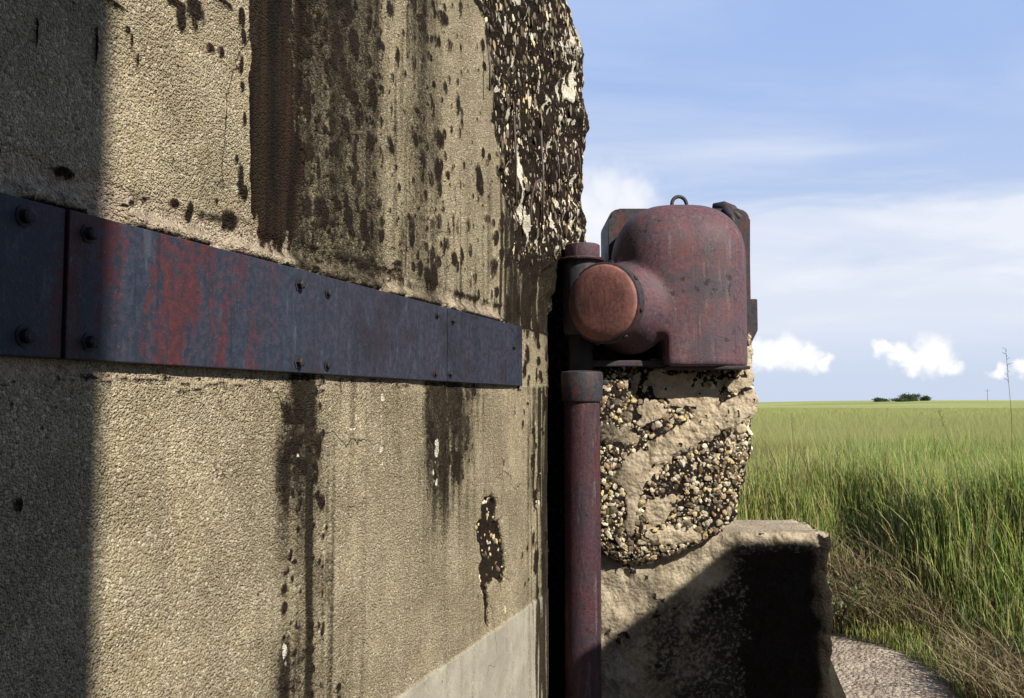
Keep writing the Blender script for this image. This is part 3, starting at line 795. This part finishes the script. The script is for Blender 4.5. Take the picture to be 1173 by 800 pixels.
add_lathe(bm, Vector(dc) + ax * .03, ax, [(0, .142), (.08, .145), (.12, .152), (.16, .170), (.19, .195), (.22, .205)], 56)
tmp = bm_obj('hood_shell', bm, M_HOOD, hood)
md = tmp.modifiers.new('r', 'REMESH'); md.mode = 'VOXEL'; md.voxel_size = .0065
ms = tmp.modifiers.new('s', 'SMOOTH'); ms.iterations = 34; ms.factor = .5
dg = bpy.context.evaluated_depsgraph_get()
me = bpy.data.meshes.new_from_object(tmp.evaluated_get(dg)); tmp.modifiers.clear()
tmp.data = me; me.polygons.foreach_set('use_smooth', np.full(len(me.polygons), True))
# squared rear frame with rounded upper corners showing as ears
bm = bmesh.new()
def rrect_prism(bm, x0, x1, z0, z1, y0, y1, r, n=8):
    pts = []
    for cx_, cz_, a0 in ((x1 - r, z1 - r, 0), (x0 + r, z1 - r, 90)):
        for i in range(n + 1):
            a = R(a0 + 90 * i / n); pts.append((cx_ + r * math.cos(a), cz_ + r * math.sin(a)))
    pts += [(x0, z0), (x1, z0)]
    A = [bm.verts.new((x, y0, z)) for x, z in pts]; B = [bm.verts.new((x, y1, z)) for x, z in pts]
    fA = bm.faces.new(A); bm.faces.new(list(reversed(B)))
    for i in range(len(pts)): bm.faces.new((A[i], B[i], B[(i + 1) % len(pts)], A[(i + 1) % len(pts)]))
    bmesh.ops.bevel(bm, geom=list(fA.edges), offset=.012, segments=3, affect='EDGES')
rrect_prism(bm, hx(696, 4.0), hx(857, 4.0), hz_(421, 4.0), hz_(243, 4.0), 3.93, 4.27, .05)
bm_obj('rear_frame', bm, M_DARK, hood, auto=35)
# ring flange, cover and its bolts
bm = bmesh.new(); o0 = Vector(dc)
add_lathe(bm, o0, ax, [(0, .12), (0, .157), (.004, .162), (.044, .162), (.048, .158), (.048, .12)], 64, caps=False)
fl = bm_obj('ring_flange', bm, M_DARK, hood, auto=40)
bm = bmesh.new()
add_lathe(bm, o0 - ax * .012, ax, [(-.006, .02), (-.004, .10), (-.001, .141), (.004, .149), (.010, .152), (.03, .152)], 64)
bm_obj('cover', bm, M_DISC, hood, auto=50)
qx = ax.to_track_quat('Z', 'Y')
for a in range(0, 360, 45):
    v = qx @ Vector((math.cos(R(a + 12)), math.sin(R(a + 12)), 0))
    bm = bmesh.new(); add_lathe(bm, o0 + ax * .018 + v * .155, v, [(0, .011), (.012, .011), (.015, .006)], 8); bm_obj('bolt', bm, M_BOLT, fl, smooth=False)
# upright stub of the tee, with its cap and rim plate
TY = 3.56; tx = pt(666, 300, TY); rt = 21 / F * TY
bm = bmesh.new(); zc0 = pt(666, 384, TY)[2]; zc1 = pt(666, 299, TY)[2]
add_lathe(bm, (tx[0], TY, zc0), (0, 0, 1), [(0, rt * .9), (.02, rt * 1.02), (zc1 - zc0 - .01, rt * 1.02), (zc1 - zc0, rt)], 40); bm_obj('tee_body', bm, M_DARK, hood, auto=40)
zc2 = pt(666, 282, TY)[2]
bm = bmesh.new(); add_lathe(bm, (tx[0], TY, zc1), (0, 0, 1), [(-.004, .094), (.002, .096), (.007, .094), (.008, .07)], 40); bm_obj('rim_plate', bm, M_PIPE, hood, auto=40)
bm = bmesh.new(); add_lathe(bm, (tx[0] + .004, TY, zc1 + .004), (0, 0, 1), [(0, rt * .9), (.01, rt * .96), (zc2 - zc1 - .004, rt * .96), (zc2 - zc1, rt * .88), (zc2 - zc1 + .004, rt * .2)], 40); bm_obj('cap', bm, M_HOOD, hood, auto=40)
# short neck from the standpipe up into the tee
bm = bmesh.new(); add_lathe(bm, (px_, 3.60, ztop - .005), (0, 0, 1), [(0, .05), (zc0 - ztop + .03, .05)], 28); bm_obj('neck', bm, M_BOLT, hood, auto=40)
# base plate under throat, with lumps of nuts
zb0 = pt(730, 421, 3.66)[2]
bm = bmesh.new()
add_box(bm, ((hx(660, 3.7) + hx(768, 3.7)) / 2, 3.82, zb0 + .014), (hx(768, 3.7) - hx(660, 3.7), .44, .026), .005)
bpl = bm_obj('base_plate', bm, M_DARK, hood, smooth=False)
bm = bmesh.new(); add_box(bm, ((hx(762, 3.56) + hx(857, 3.56)) / 2, 3.83, zb - .004), (hx(857, 3.56) - hx(762, 3.56), .60, .014), .003); bm_obj('foot_rim', bm, M_DARK, hood, smooth=False)
for x, s in ((694, .55), (705, .8), (733, 1.0), (762, .6)):
    bm = bmesh.new(); add_lathe(bm, (hx(x, 3.68), 3.68, zb0 + .020), (0, 0, 1), [(0, .020 * s), (.010 * s, .019 * s), (.018 * s, .012 * s), (.026 * s, .010 * s)], 6); bm_obj('bolt', bm, M_BOLT, bpl, smooth=False)
for x in (775, 795, 822, 845):
    bm = bmesh.new(); add_lathe(bm, (hx(x, 3.76), 3.76, zb - .020), (0, 0, 1), [(0, .012), (.014, .014)], 6); bm_obj('bolt', bm, M_BOLT, hood, smooth=False)
# lifting ring
lx = pt(778, 232, 3.90)
bm = bmesh.new(); pts = [(lx[0] + .034 * math.cos(R(a)), 3.90 + .006 * math.cos(R(a)), lx[2] - .010 + .036 * math.sin(R(a))) for a in range(-35, 216, 12)]
add_tube(bm, pts, .0085, 12); bm_obj('lifting_ring', bm, M_DARK, hood)
# clamp lump on the upper right corner
bm = bmesh.new()
def P3(x, y, Y): return tuple(pt(x, y, Y))
add_tube(bm, [P3(817, 238, 4.0), P3(828, 238, 3.98), P3(838, 242, 3.96), P3(846, 250, 3.95), P3(851, 259, 3.95)], [.020, .030, .030, .024, .012], 14)
add_tube(bm, [P3(832, 240, 3.93), P3(838, 250, 3.86), P3(841, 258, 3.84)], [.018, .014, .009], 12)
bm_obj('clamp', bm, M_DARK, hood)
# side lug on the right
bm = bmesh.new()
x0, x1 = hx(852, 3.98), hx(863, 3.98); yl0, yl1 = 3.90, 4.12
pr = [(hz_(345, 3.98), x1), (hz_(380, 3.98), x1), (hz_(394, 3.98), x1 - .028), (hz_(394, 3.98), x0 - .02), (hz_(345, 3.98), x0 - .02)]
A = [bm.verts.new((x, yl0, z)) for z, x in pr]; B = [bm.verts.new((x, yl1, z)) for z, x in pr]
bm.faces.new(A); bm.faces.new(list(reversed(B)))
for i in range(5): bm.faces.new((A[i], B[i], B[(i + 1) % 5], A[(i + 1) % 5]))
bmesh.ops.bevel(bm, geom=bm.edges[:], offset=.003, segments=2, affect='EDGES'); bm_obj('side_lug', bm, M_DARK, hood, smooth=False)

# ------------------------------------------------------------------ terrain
def bank_d(X, Y):
    """distance outside the low apron: beyond its far end or to the right of its edge"""
    w_ = .07 * np.sin(Y * 4.3) + .05 * np.sin(X * 9)
    return np.maximum(X - (2.17 + .27 * (6.0 - Y)) + w_, (Y - 6.0 + w_) * .8)
def terrain(X, Y):
    X, Y = np.asarray(X, float), np.asarray(Y, float)
    fld = .80 + .35 * sst(12, 40, Y) + .12 * sst(30, 80, Y)
    far = sst(50, 230, Y)
    fld = fld + far * (-1.0 + 2.15 * gau(X - 105, 0, 62) + 1.9 * sst(100, 220, X)) - sst(240, 900, Y) * 8
    # low apron in front, between footing and bank
    bank = sst(-.08, 1.0 + 2.2 * sst(6.2, 4.8, Y), bank_d(X, Y))
    pit = 1 - bank
    leftb = sst(4.10, 4.20, Y) * (1 - sst(xr_ - .02, xr_ + .45, X))          # ground behind the footing is at field level
    low = pit * (1 - leftb)
    lo = .0 + .16 * sst(4.2, 6.0, Y) * sst(1.6, 2.4, X)
    return fld * (1 - low) + lo * low + .03 * (fbm(X * 1.3, Y * 1.3, seed=201, oct=3) - .5)
M_EARTH = mat_ground('dry_earth', (.026, .025, .022), (.045, .042, .035), (.016, .015, .012), 4, .03)
M_FIELD = mat_ground('ripening_crop', (.33, .37, .15), (.40, .41, .19), (.27, .32, .12), .35, .12)
gx = np.concatenate([np.linspace(-6, .0, 16)[:-1], np.arange(0, 7, .06), np.linspace(7, 30, 24)])
gy = np.concatenate([np.linspace(-6, 2.5, 20)[:-1], np.arange(2.5, 9.5, .06)])
GX, GY = np.meshgrid(gx, gy); GZ = terrain(GX, GY)
ground = mesh_obj('ground', np.stack([GX, GY, GZ], -1).reshape(-1, 3), grid_faces(len(gy), len(gx)), M_EARTH)
tag(ground, None, None, kind='structure')
fy_ = np.concatenate([np.linspace(9.5, 40, 60), np.linspace(40, 300, 90)[1:], np.linspace(300, 3000, 30)[1:]])
uu = np.linspace(-1.6, 1.6, 220)
FY = np.repeat(fy_[:, None], len(uu), 1); FX = uu[None] * (FY * 1.0 + 20)
field = mesh_obj('field', np.stack([FX, FY, terrain(FX, FY)], -1).reshape(-1, 3), grid_faces(len(fy_), len(uu)), M_FIELD)
tag(field, None, None, kind='structure')
# concrete apron
m, g, b, tc = new_mat('gravelly_apron')
n1 = g.noise(tc, 9, 6, .65); n2 = g.noise(tc, 55, 5, .65); v = g.voro(tc, 38)
c = g.mix(g.ramp(n1, .35, .65), (.34, .28, .24), (.56, .49, .43)); c = g.mix(g.ramp(n2, .5, .7, 0, .8), c, (.10, .075, .055)); c = g.mix(g.ramp(v, .30, .12, 0, .5), c, (.55, .49, .42))
g.l.new(c, b.inputs['Base Color']); b.inputs['Roughness'].default_value = .95
g.l.new(g.bump(g.math('ADD', n1, g.math('SUBTRACT', n2, v)), .9, .02), b.inputs['Normal'])
gF = NT(M_FIELD.node_tree); bF = gF.n['Principled BSDF']; tF = gF.n['Texture Coordinate'].outputs['Object']
old = bF.inputs['Base Color'].links[0].from_socket
bn = gF.noise(gF.scale(tF, (.012, .055, 1)), 1.0, 5, .6)
c_ = gF.mix(gF.ramp(bn, .42, .62, 0, .65), old, (.19, .26, .08)); c_ = gF.mix(gF.ramp(gF.noise(gF.scale(tF, (.02, .03, 1)), 1.7, 4, .6), .54, .70, 0, .6), c_, (.44, .42, .19))
gF.l.new(c_, bF.inputs['Base Color'])
ax_ = np.linspace(1.45, 4.2, 90); ay = np.linspace(3.0, 6.6, 110)
AX, AY = np.meshgrid(ax_, ay)
AZ = .16 * sst(4.2, 6.0, AY) * sst(1.6, 2.4, AX) + .035 + .03 * (fbm(AX * 5, AY * 5, seed=301, oct=4) - .5)
apron = mesh_obj('path', np.stack([AX, AY, AZ], -1).reshape(-1, 3), grid_faces(len(ay), len(ax_)), m)
tag(apron, None, None, kind='structure')

# ------------------------------------------------------------------ grasses
def blades(P, h, wid, lean, col, droop=.35, seed=1, segs=4, curl=None):
    r = np.random.default_rng(seed); n = len(P)
    az = r.uniform(0, 2 * math.pi, n); dirx = np.stack([np.cos(az), np.sin(az), 0 * az], 1)
    wd = np.array([-.75, .25, 0]) * .12                        # a light breeze pushes all one way
    dirx = dirx * lean[:, None] + wd * lean.mean()
    fa = math.atan2(sh[1], sh[0]) + math.pi / 2 + r.normal(0, .75, n); side = np.stack([np.cos(fa), np.sin(fa), 0 * fa], 1)
    t = np.linspace(0, 1, segs + 1)
    spine = P[:, None, :] + h[:, None, None] * (np.array([0, 0, 1.0]) * (t - droop * .35 * t ** 3)[None, :, None] + dirx[:, None, :] * (t ** 1.9)[None, :, None])
    wprof = np.array([.8, 1.0, .85, .55, 0])[: segs + 1] if segs == 4 else np.linspace(1, 0, segs + 1)
    L = spine - side[:, None, :] * (wid[:, None] * wprof)[..., None]; Rr = spine + side[:, None, :] * (wid[:, None] * wprof)[..., None]
    V = np.stack([L, Rr], 2).reshape(n, -1, 3)                  # (n, 2*(segs+1), 3)
    f = np.array([[2 * i, 2 * i + 1, 2 * i + 3, 2 * i + 2] for i in range(segs)])
    Fq = (f[None] + (np.arange(n) * 2 * (segs + 1))[:, None, None]).reshape(-1, 4)
    grad = np.repeat(t, 2)[None, :, None]
    Cc = col[:, None, :] * np.ones_like(V)
    return V.reshape(-1, 3), Fq, Cc.reshape(-1, 3)
GREEN = np.array([(.20, .32, .075), (.25, .37, .09), (.31, .41, .11), (.37, .43, .15), (.16, .28, .09), (.45, .46, .21), (.14, .26, .13)])
GREEN = GREEN * 1.25 * np.array([1.06, 1.0, 1.0])
STRAW = np.array([(.34, .29, .14), (.28, .23, .11), (.24, .18, .10), (.40, .36, .20)])
def pickcol(n, r, straw, pal=GREEN):
    c = pal[r.integers(0, len(pal), n)] * r.uniform(.8, 1.2, (n, 1)); k = r.random(n) < straw
    c[k] = STRAW[r.integers(0, 4, k.sum())] * r.uniform(.8, 1.2, (k.sum(), 1)); return c
def field_pts(n, y0, y1, r, u0=.20, u1=.72, power=1.0):
    Y = y0 + (y1 - y0) * r.random(n) ** power; X = Y * r.uniform(u0, u1, n); return np.stack([X, Y, terrain(X, Y)], 1)
def patch(P, sc_=.9, seed=0): return fbm(P[:, 0] * sc_, P[:, 1] * sc_, seed=seed, oct=3)
def allowed(P):
    on_foot = (P[:, 0] < xr_ + .04) & (P[:, 1] < 4.2)
    low = (bank_d(P[:, 0], P[:, 1]) < .03) & ~((P[:, 0] < xr_ + .15) & (P[:, 1] > 4.2))
    return ~(on_foot | low)
r = np.random.default_rng(21)
# wild grass near the ledge and on the bank
Pg = field_pts(62000, 3.6, 9.6, r, .18, .86); Pg = Pg[allowed(Pg)]
rel_h = patch(Pg, 1.1, 5)
h = (.30 + .34 * rel_h) * r.uniform(.65, 1.25, len(Pg)) * (.80 + .35 * sst(1.9, 3.2, Pg[:, 0]))
h *= .30 + .70 * sst(.0, 1.5, bank_d(Pg[:, 0], Pg[:, 1]) + .5 * (patch(Pg, 2.3, 6) - .5))
V, Fq, Cc = blades(Pg, h, r.uniform(.0022, .0056, len(Pg)), r.uniform(.03, .42, len(Pg)) * (.5 + r.random(len(Pg)) ** 3), pickcol(len(Pg), r, .12), seed=22)
tag(mesh_obj('wild_grass', V, Fq, M_LEAF, None, smooth=False, attrs={'Col': Cc}), 'tall mid green wild grass growing thick behind the ledge and down the bank', 'grass', kind='stuff')
Ps = field_pts(9500, 4.0, 9.4, r, .20, .80); Ps = Ps[allowed(Ps)]
PALE = np.array([(.42, .42, .20), (.36, .38, .14), (.50, .46, .28), (.30, .33, .10), (.46, .40, .22)])
h = (.42 + .30 * patch(Ps, 1.1, 5)) * r.uniform(.7, 1.3, len(Ps)) * (.25 + .75 * sst(.0, 1.1, bank_d(Ps[:, 0], Ps[:, 1])))
V, Fq, Cc = blades(Ps, h, r.uniform(.0026, .0055, len(Ps)), r.uniform(.02, .55, len(Ps)) * (.4 + r.random(len(Ps)) ** 2), pickcol(len(Ps), r, .25, PALE), seed=26, droop=.55)
tag(mesh_obj('pale_stalks', V, Fq, M_LEAF, None, smooth=False, attrs={'Col': Cc}), 'coarse pale straw stalks mixed through the green grass on the bank', 'grass stalks', kind='stuff')
# crop beyond
Pw = np.concatenate([field_pts(90000, 9.0, 20, r, .20, .66, 1.3), field_pts(70000, 20, 60, r, .20, .64, 1.2)])
CROP = np.array([(.36, .41, .15), (.43, .45, .19), (.31, .38, .14), (.48, .47, .24)])
h = .66 * r.uniform(.86, 1.08, len(Pw)) * (1 - .62 * sst(14, 40, Pw[:, 1]))
V, Fq, Cc = blades(Pw, h, .0022 + .00022 * Pw[:, 1], r.uniform(.05, .3, len(Pw)), pickcol(len(Pw), r, .08, CROP), seed=23, segs=3)
tag(mesh_obj('crop', V, Fq, M_LEAF, None, smooth=False, attrs={'Col': Cc}), 'pale yellow green cereal crop covering the field out to the horizon', 'crop', kind='stuff')
# dead brown weeds on the lip of the bank
Pw = field_pts(40000, 3.7, 7.2, r, .30, .66)
band_ = gau(bank_d(Pw[:, 0], Pw[:, 1]), .20, .24) * (patch(Pw, 1.7, 9) > .36) + .05
Pw = Pw[allowed(Pw) & (r.random(len(Pw)) < band_)]
BR_ = np.array([(.24, .18, .13), (.16, .11, .085), (.32, .26, .18), (.11, .075, .06), (.38, .33, .24), (.20, .24, .10)])
V, Fq, Cc = blades(Pw, r.uniform(.14, .46, len(Pw)), r.uniform(.0015, .0036, len(Pw)), r.uniform(.2, 1.0, len(Pw)), pickcol(len(Pw), r, .2, BR_), droop=.9, seed=24)
tag(mesh_obj('dead_weeds', V, Fq, M_DRY, None, smooth=False, attrs={'Col': Cc}), 'tangle of dry brown dead weeds along the edge of the concrete apron', 'weeds', kind='stuff')
# thin seeding stems standing above the grass
def stem_set(specs, name, label):
    bm = bmesh.new()
    for x, y0, y1, x1, Yd in specs:
        a = pt(x, y0, Yd); b2 = pt(x1, y1, Yd); m_ = (a + b2) / 2 + np.array([.015, 0, .02])
        add_tube(bm, [a, m_, b2], [.0018, .0014, .0009], 6)
        for k in range(14):
            q = b2 + (m_ - b2) * (k / 14 * .55); d_ = Vector((r.normal() * .012, r.normal() * .012, .012)); add_tube(bm, [q, Vector(q) + d_], [.0016, .0007], 4)
    o = bm_obj(name, bm, M_DRY); me = o.data
    at = me.attributes.new('Col', 'FLOAT_COLOR', 'POINT'); at.data.foreach_set('color', np.tile(np.array([.13, .105, .06, 1], np.float32), len(me.vertices)))
    return o
specs = [(1160, 560, 400, 1152, 5.2), (1100, 560, 470, 1075, 5.6), (906, 560, 475, 907, 6.5), (1060, 590, 505, 1073, 5.8), (1020, 600, 520, 1012, 5.9)]
tag(stem_set(specs, 'seed_stems', ''), 'sparse thin dry seed stems rising above the grass on the right', 'grass stems', kind='stuff')

def leafy(name, base, n, spread, hgt, lf, cols, seed, label, cat, mat=M_LEAF):
    rr = np.random.default_rng(seed); V = []; Fc = []; Cl = []
    root = thing(name, base, label, cat)
    bm = bmesh.new(); tips = []
    for k in range(9):
        a = rr.uniform(0, 2 * math.pi); tip = np.array(base) + np.array([math.cos(a) * spread * rr.uniform(.3, 1), math.sin(a) * spread * rr.uniform(.3, 1), hgt * rr.uniform(.55, 1)])
        mid = (np.array(base) * .5 + tip * .5) + np.array([0, 0, hgt * .15]); add_tube(bm, [base, mid, tip], [.004, .003, .0015], 5); tips.append((np.array(base), mid, tip))
    o = bm_obj('stem', bm, M_DRY, root); at = o.data.attributes.new('Col', 'FLOAT_COLOR', 'POINT'); at.data.foreach_set('color', np.tile(np.array([.12, .09, .05, 1], np.float32), len(o.data.vertices)))
    for i in range(n):
        s0 = tips[rr.integers(0, 9)]; t = rr.uniform(.25, 1); q = s0[1] + (s0[2] - s0[1]) * t if rr.random() < .7 else s0[0] + (s0[1] - s0[0]) * t
        q = q + rr.normal(size=3) * .012
        d = rr.normal(size=3); d /= np.linalg.norm(d); e = np.cross(d, rr.normal(size=3)); e /= np.linalg.norm(e); L = lf * rr.uniform(.6, 1.3)
        nb = len(V); V += [q, q + d * L * .5 + e * L * .25, q + d * L, q + d * L * .5 - e * L * .25]; Fc.append((nb, nb + 1, nb + 2, nb + 3)); c = cols[rr.integers(0, len(cols))] * rr.uniform(.8, 1.2); Cl += [c] * 4
    mesh_obj('foliage', np.array(V), np.array(Fc), mat, root, smooth=False, attrs={'Col': np.array(Cl)})
q = pt(962, 715, 4.7); leafy('leafy_weed', (q[0], 4.7, q[2]), 170, .16, .26, .030, np.array([(.22, .25, .13), (.13, .17, .07), (.30, .30, .19), (.08, .11, .045)]), 4, 'small pale leafy weed at the shadowed end of the footing', 'weed')
# bushes on the skyline
def bush(x, y, Yd, wpx, hpx, seed, label):
    base = pt(x, y, Yd); W_, H_ = wpx / F * Yd, hpx / F * Yd
    base[2] = min(base[2], float(terrain(base[0], Yd)) + .05)
    root = thing('bush', base, label, 'bush', 'bushes on the far skyline')
    rr = np.random.default_rng(seed); n = 1500
    cl = rr.normal(size=(9, 3)) * np.array([W_ * .24, W_ * .2, H_ * .16]) + base + np.array([0, 0, H_ * .52])
    p = cl[rr.integers(0, 9, n)] + rr.normal(size=(n, 3)) * np.array([W_ * .10, W_ * .10, H_ * .13])
    p[:, 2] = np.maximum(p[:, 2], base[2] + .1)
    d = rr.normal(size=(n, 3)); d /= np.linalg.norm(d, axis=1, keepdims=True); e = np.cross(d, rr.normal(size=(n, 3))); e /= np.linalg.norm(e, axis=1, keepdims=True); L = .34
    V = np.stack([p, p + d * L * .5 + e * L * .3, p + d * L, p + d * L * .5 - e * L * .3], 1).reshape(-1, 3)
    Cc = np.repeat(np.array([(.09, .13, .08), (.11, .15, .09), (.07, .10, .07)])[rr.integers(0, 3, n)], 4, 0)
    mesh_obj('crown', V, np.arange(4 * n).reshape(-1, 4), M_LEAF, root, smooth=False, attrs={'Col': Cc})
    bm = bmesh.new(); add_tube(bm, [base - np.array([0, 0, .4]), base + np.array([.05, 0, H_ * .3]), base + np.array([-.1, 0, H_ * .6])], [.16, .12, .05], 7)
    o = bm_obj('trunk', bm, M_DRY, root); at = o.data.attributes.new('Col', 'FLOAT_COLOR', 'POINT'); at.data.foreach_set('color', np.tile(np.array([.07, .055, .04, 1], np.float32), len(o.data.vertices)))
bush(1046, 461, 190, 24, 10, 31, 'largest dark green bush in the middle of the far skyline clump')
bush(1008, 462, 190, 18, 6, 32, 'low dark bush at the left end of the far skyline clump')
bush(1028, 462, 186, 28, 5, 33, 'low spreading bush between the others on the far skyline')
bush(1060, 461, 194, 12, 6, 34, 'small bush at the right end of the far skyline clump')
b0 = pt(1131, 462, 180)
pole = thing('utility_pole', b0, 'thin dark utility pole standing on the far skyline', 'pole')
bm = bmesh.new(); add_tube(bm, [b0 - np.array([0, 0, 1.0]), pt(1131, 446, 180)], [.045, .035], 8); bm_obj('mast', bm, M_DARK, pole)
bm = bmesh.new(); q = pt(1131, 448, 180); add_box(bm, q, (.9, .05, .05), .02); bm_obj('crossarm', bm, M_DARK, pole)

# ------------------------------------------------------------------ masonry behind the camera whose shade falls into the picture
# a wing of the bunker: its upright edge shades the near end of the wall
e0 = wall_pt(120, 400) + np.array([sh[0], sh[1], 0]) * 3.6
back = np.array([-.75, -1.0, 0]); back /= np.linalg.norm(back); nrm = np.array([back[1], -back[0], 0])
def prism(poly, z0, z1):
    bm = bmesh.new()
    A = [bm.verts.new((x, y, z0)) for x, y in poly]; B = [bm.verts.new((x, y, z1)) for x, y in poly]
    n = len(poly); bm.faces.new(list(reversed(A))); bm.faces.new(B)
    for i in range(n): bm.faces.new((A[i], A[(i + 1) % n], B[(i + 1) % n], B[i]))
    return bm
def plain_attr(o, v=(.1, .35, 0, 1)):
    at = o.data.attributes.new('mA', 'FLOAT_COLOR', 'POINT'); at.data.foreach_set('color', np.tile(np.array(v, np.float32), len(o.data.vertices)))
p0 = e0[:2]; p1 = p0 + back[:2] * 4.2; p2 = p1 + nrm[:2] * .5; p3 = p0 + nrm[:2] * .5
o = bm_obj('unseen_shade_wall', prism([(-4.5, -6.0), (3.4, -6.0), (2.6, -3.0), (-4.5, -3.0)], -.05, 4.7), M_FOOT, None, smooth=False, loc=(0, -4.5, 0)); plain_attr(o, (.3, .8, 0, 1))  # block added out of view to keep sky light off the shaded faces
tag(o, 'broad dark block added behind the camera, out of the picture, to cut the sky light', 'bunker')
o = bm_obj('unseen_shade_wall', prism([p0, p1, p2, p3], -.05, 6.4), M_FOOT, None, smooth=False, loc=(float(p0[0]), float(p0[1]), 0)); plain_attr(o)
tag(o, 'plain concrete wing wall of the bunker standing behind the camera, out of the picture', 'wall')
# unseen slab added to the right, its outline fitted to shade the footing's lower face
tt = 2.7; sv = np.array([sh[0], sh[1], math.tan(SUN_EL)]) * tt
sil = [pt(600, 800, 3.69), pt(686, 742, 3.69), pt(770, 680, 3.69), pt(838, 624, 3.69), pt(870, 618, 3.69), pt(937, 620, 3.69)]
top = [q_ + sv for q_ in sil]
poly = [(q_[0], q_[2]) for q_ in top]; poly = [(poly[0][0], -.05)] + poly + [(poly[-1][0] + .02, -.05)]
y0 = top[0][1]
bm = bmesh.new(); A = [bm.verts.new((x, y0, z)) for x, z in poly]; B = [bm.verts.new((x + .05, y0 - .28, z)) for x, z in poly]; n = len(poly)
bm.faces.new(A); bm.faces.new(list(reversed(B)))
for i in range(n): bm.faces.new((A[i], B[i], B[(i + 1) % n], A[(i + 1) % n]))
o = bm_obj('shadow_caster_slab', bm, M_FOOT, None, smooth=False, loc=(poly[3][0], y0, 0)); plain_attr(o)
tag(o, 'slanting unseen concrete slab added beyond the right edge to cast shade on the footing', 'concrete slab')
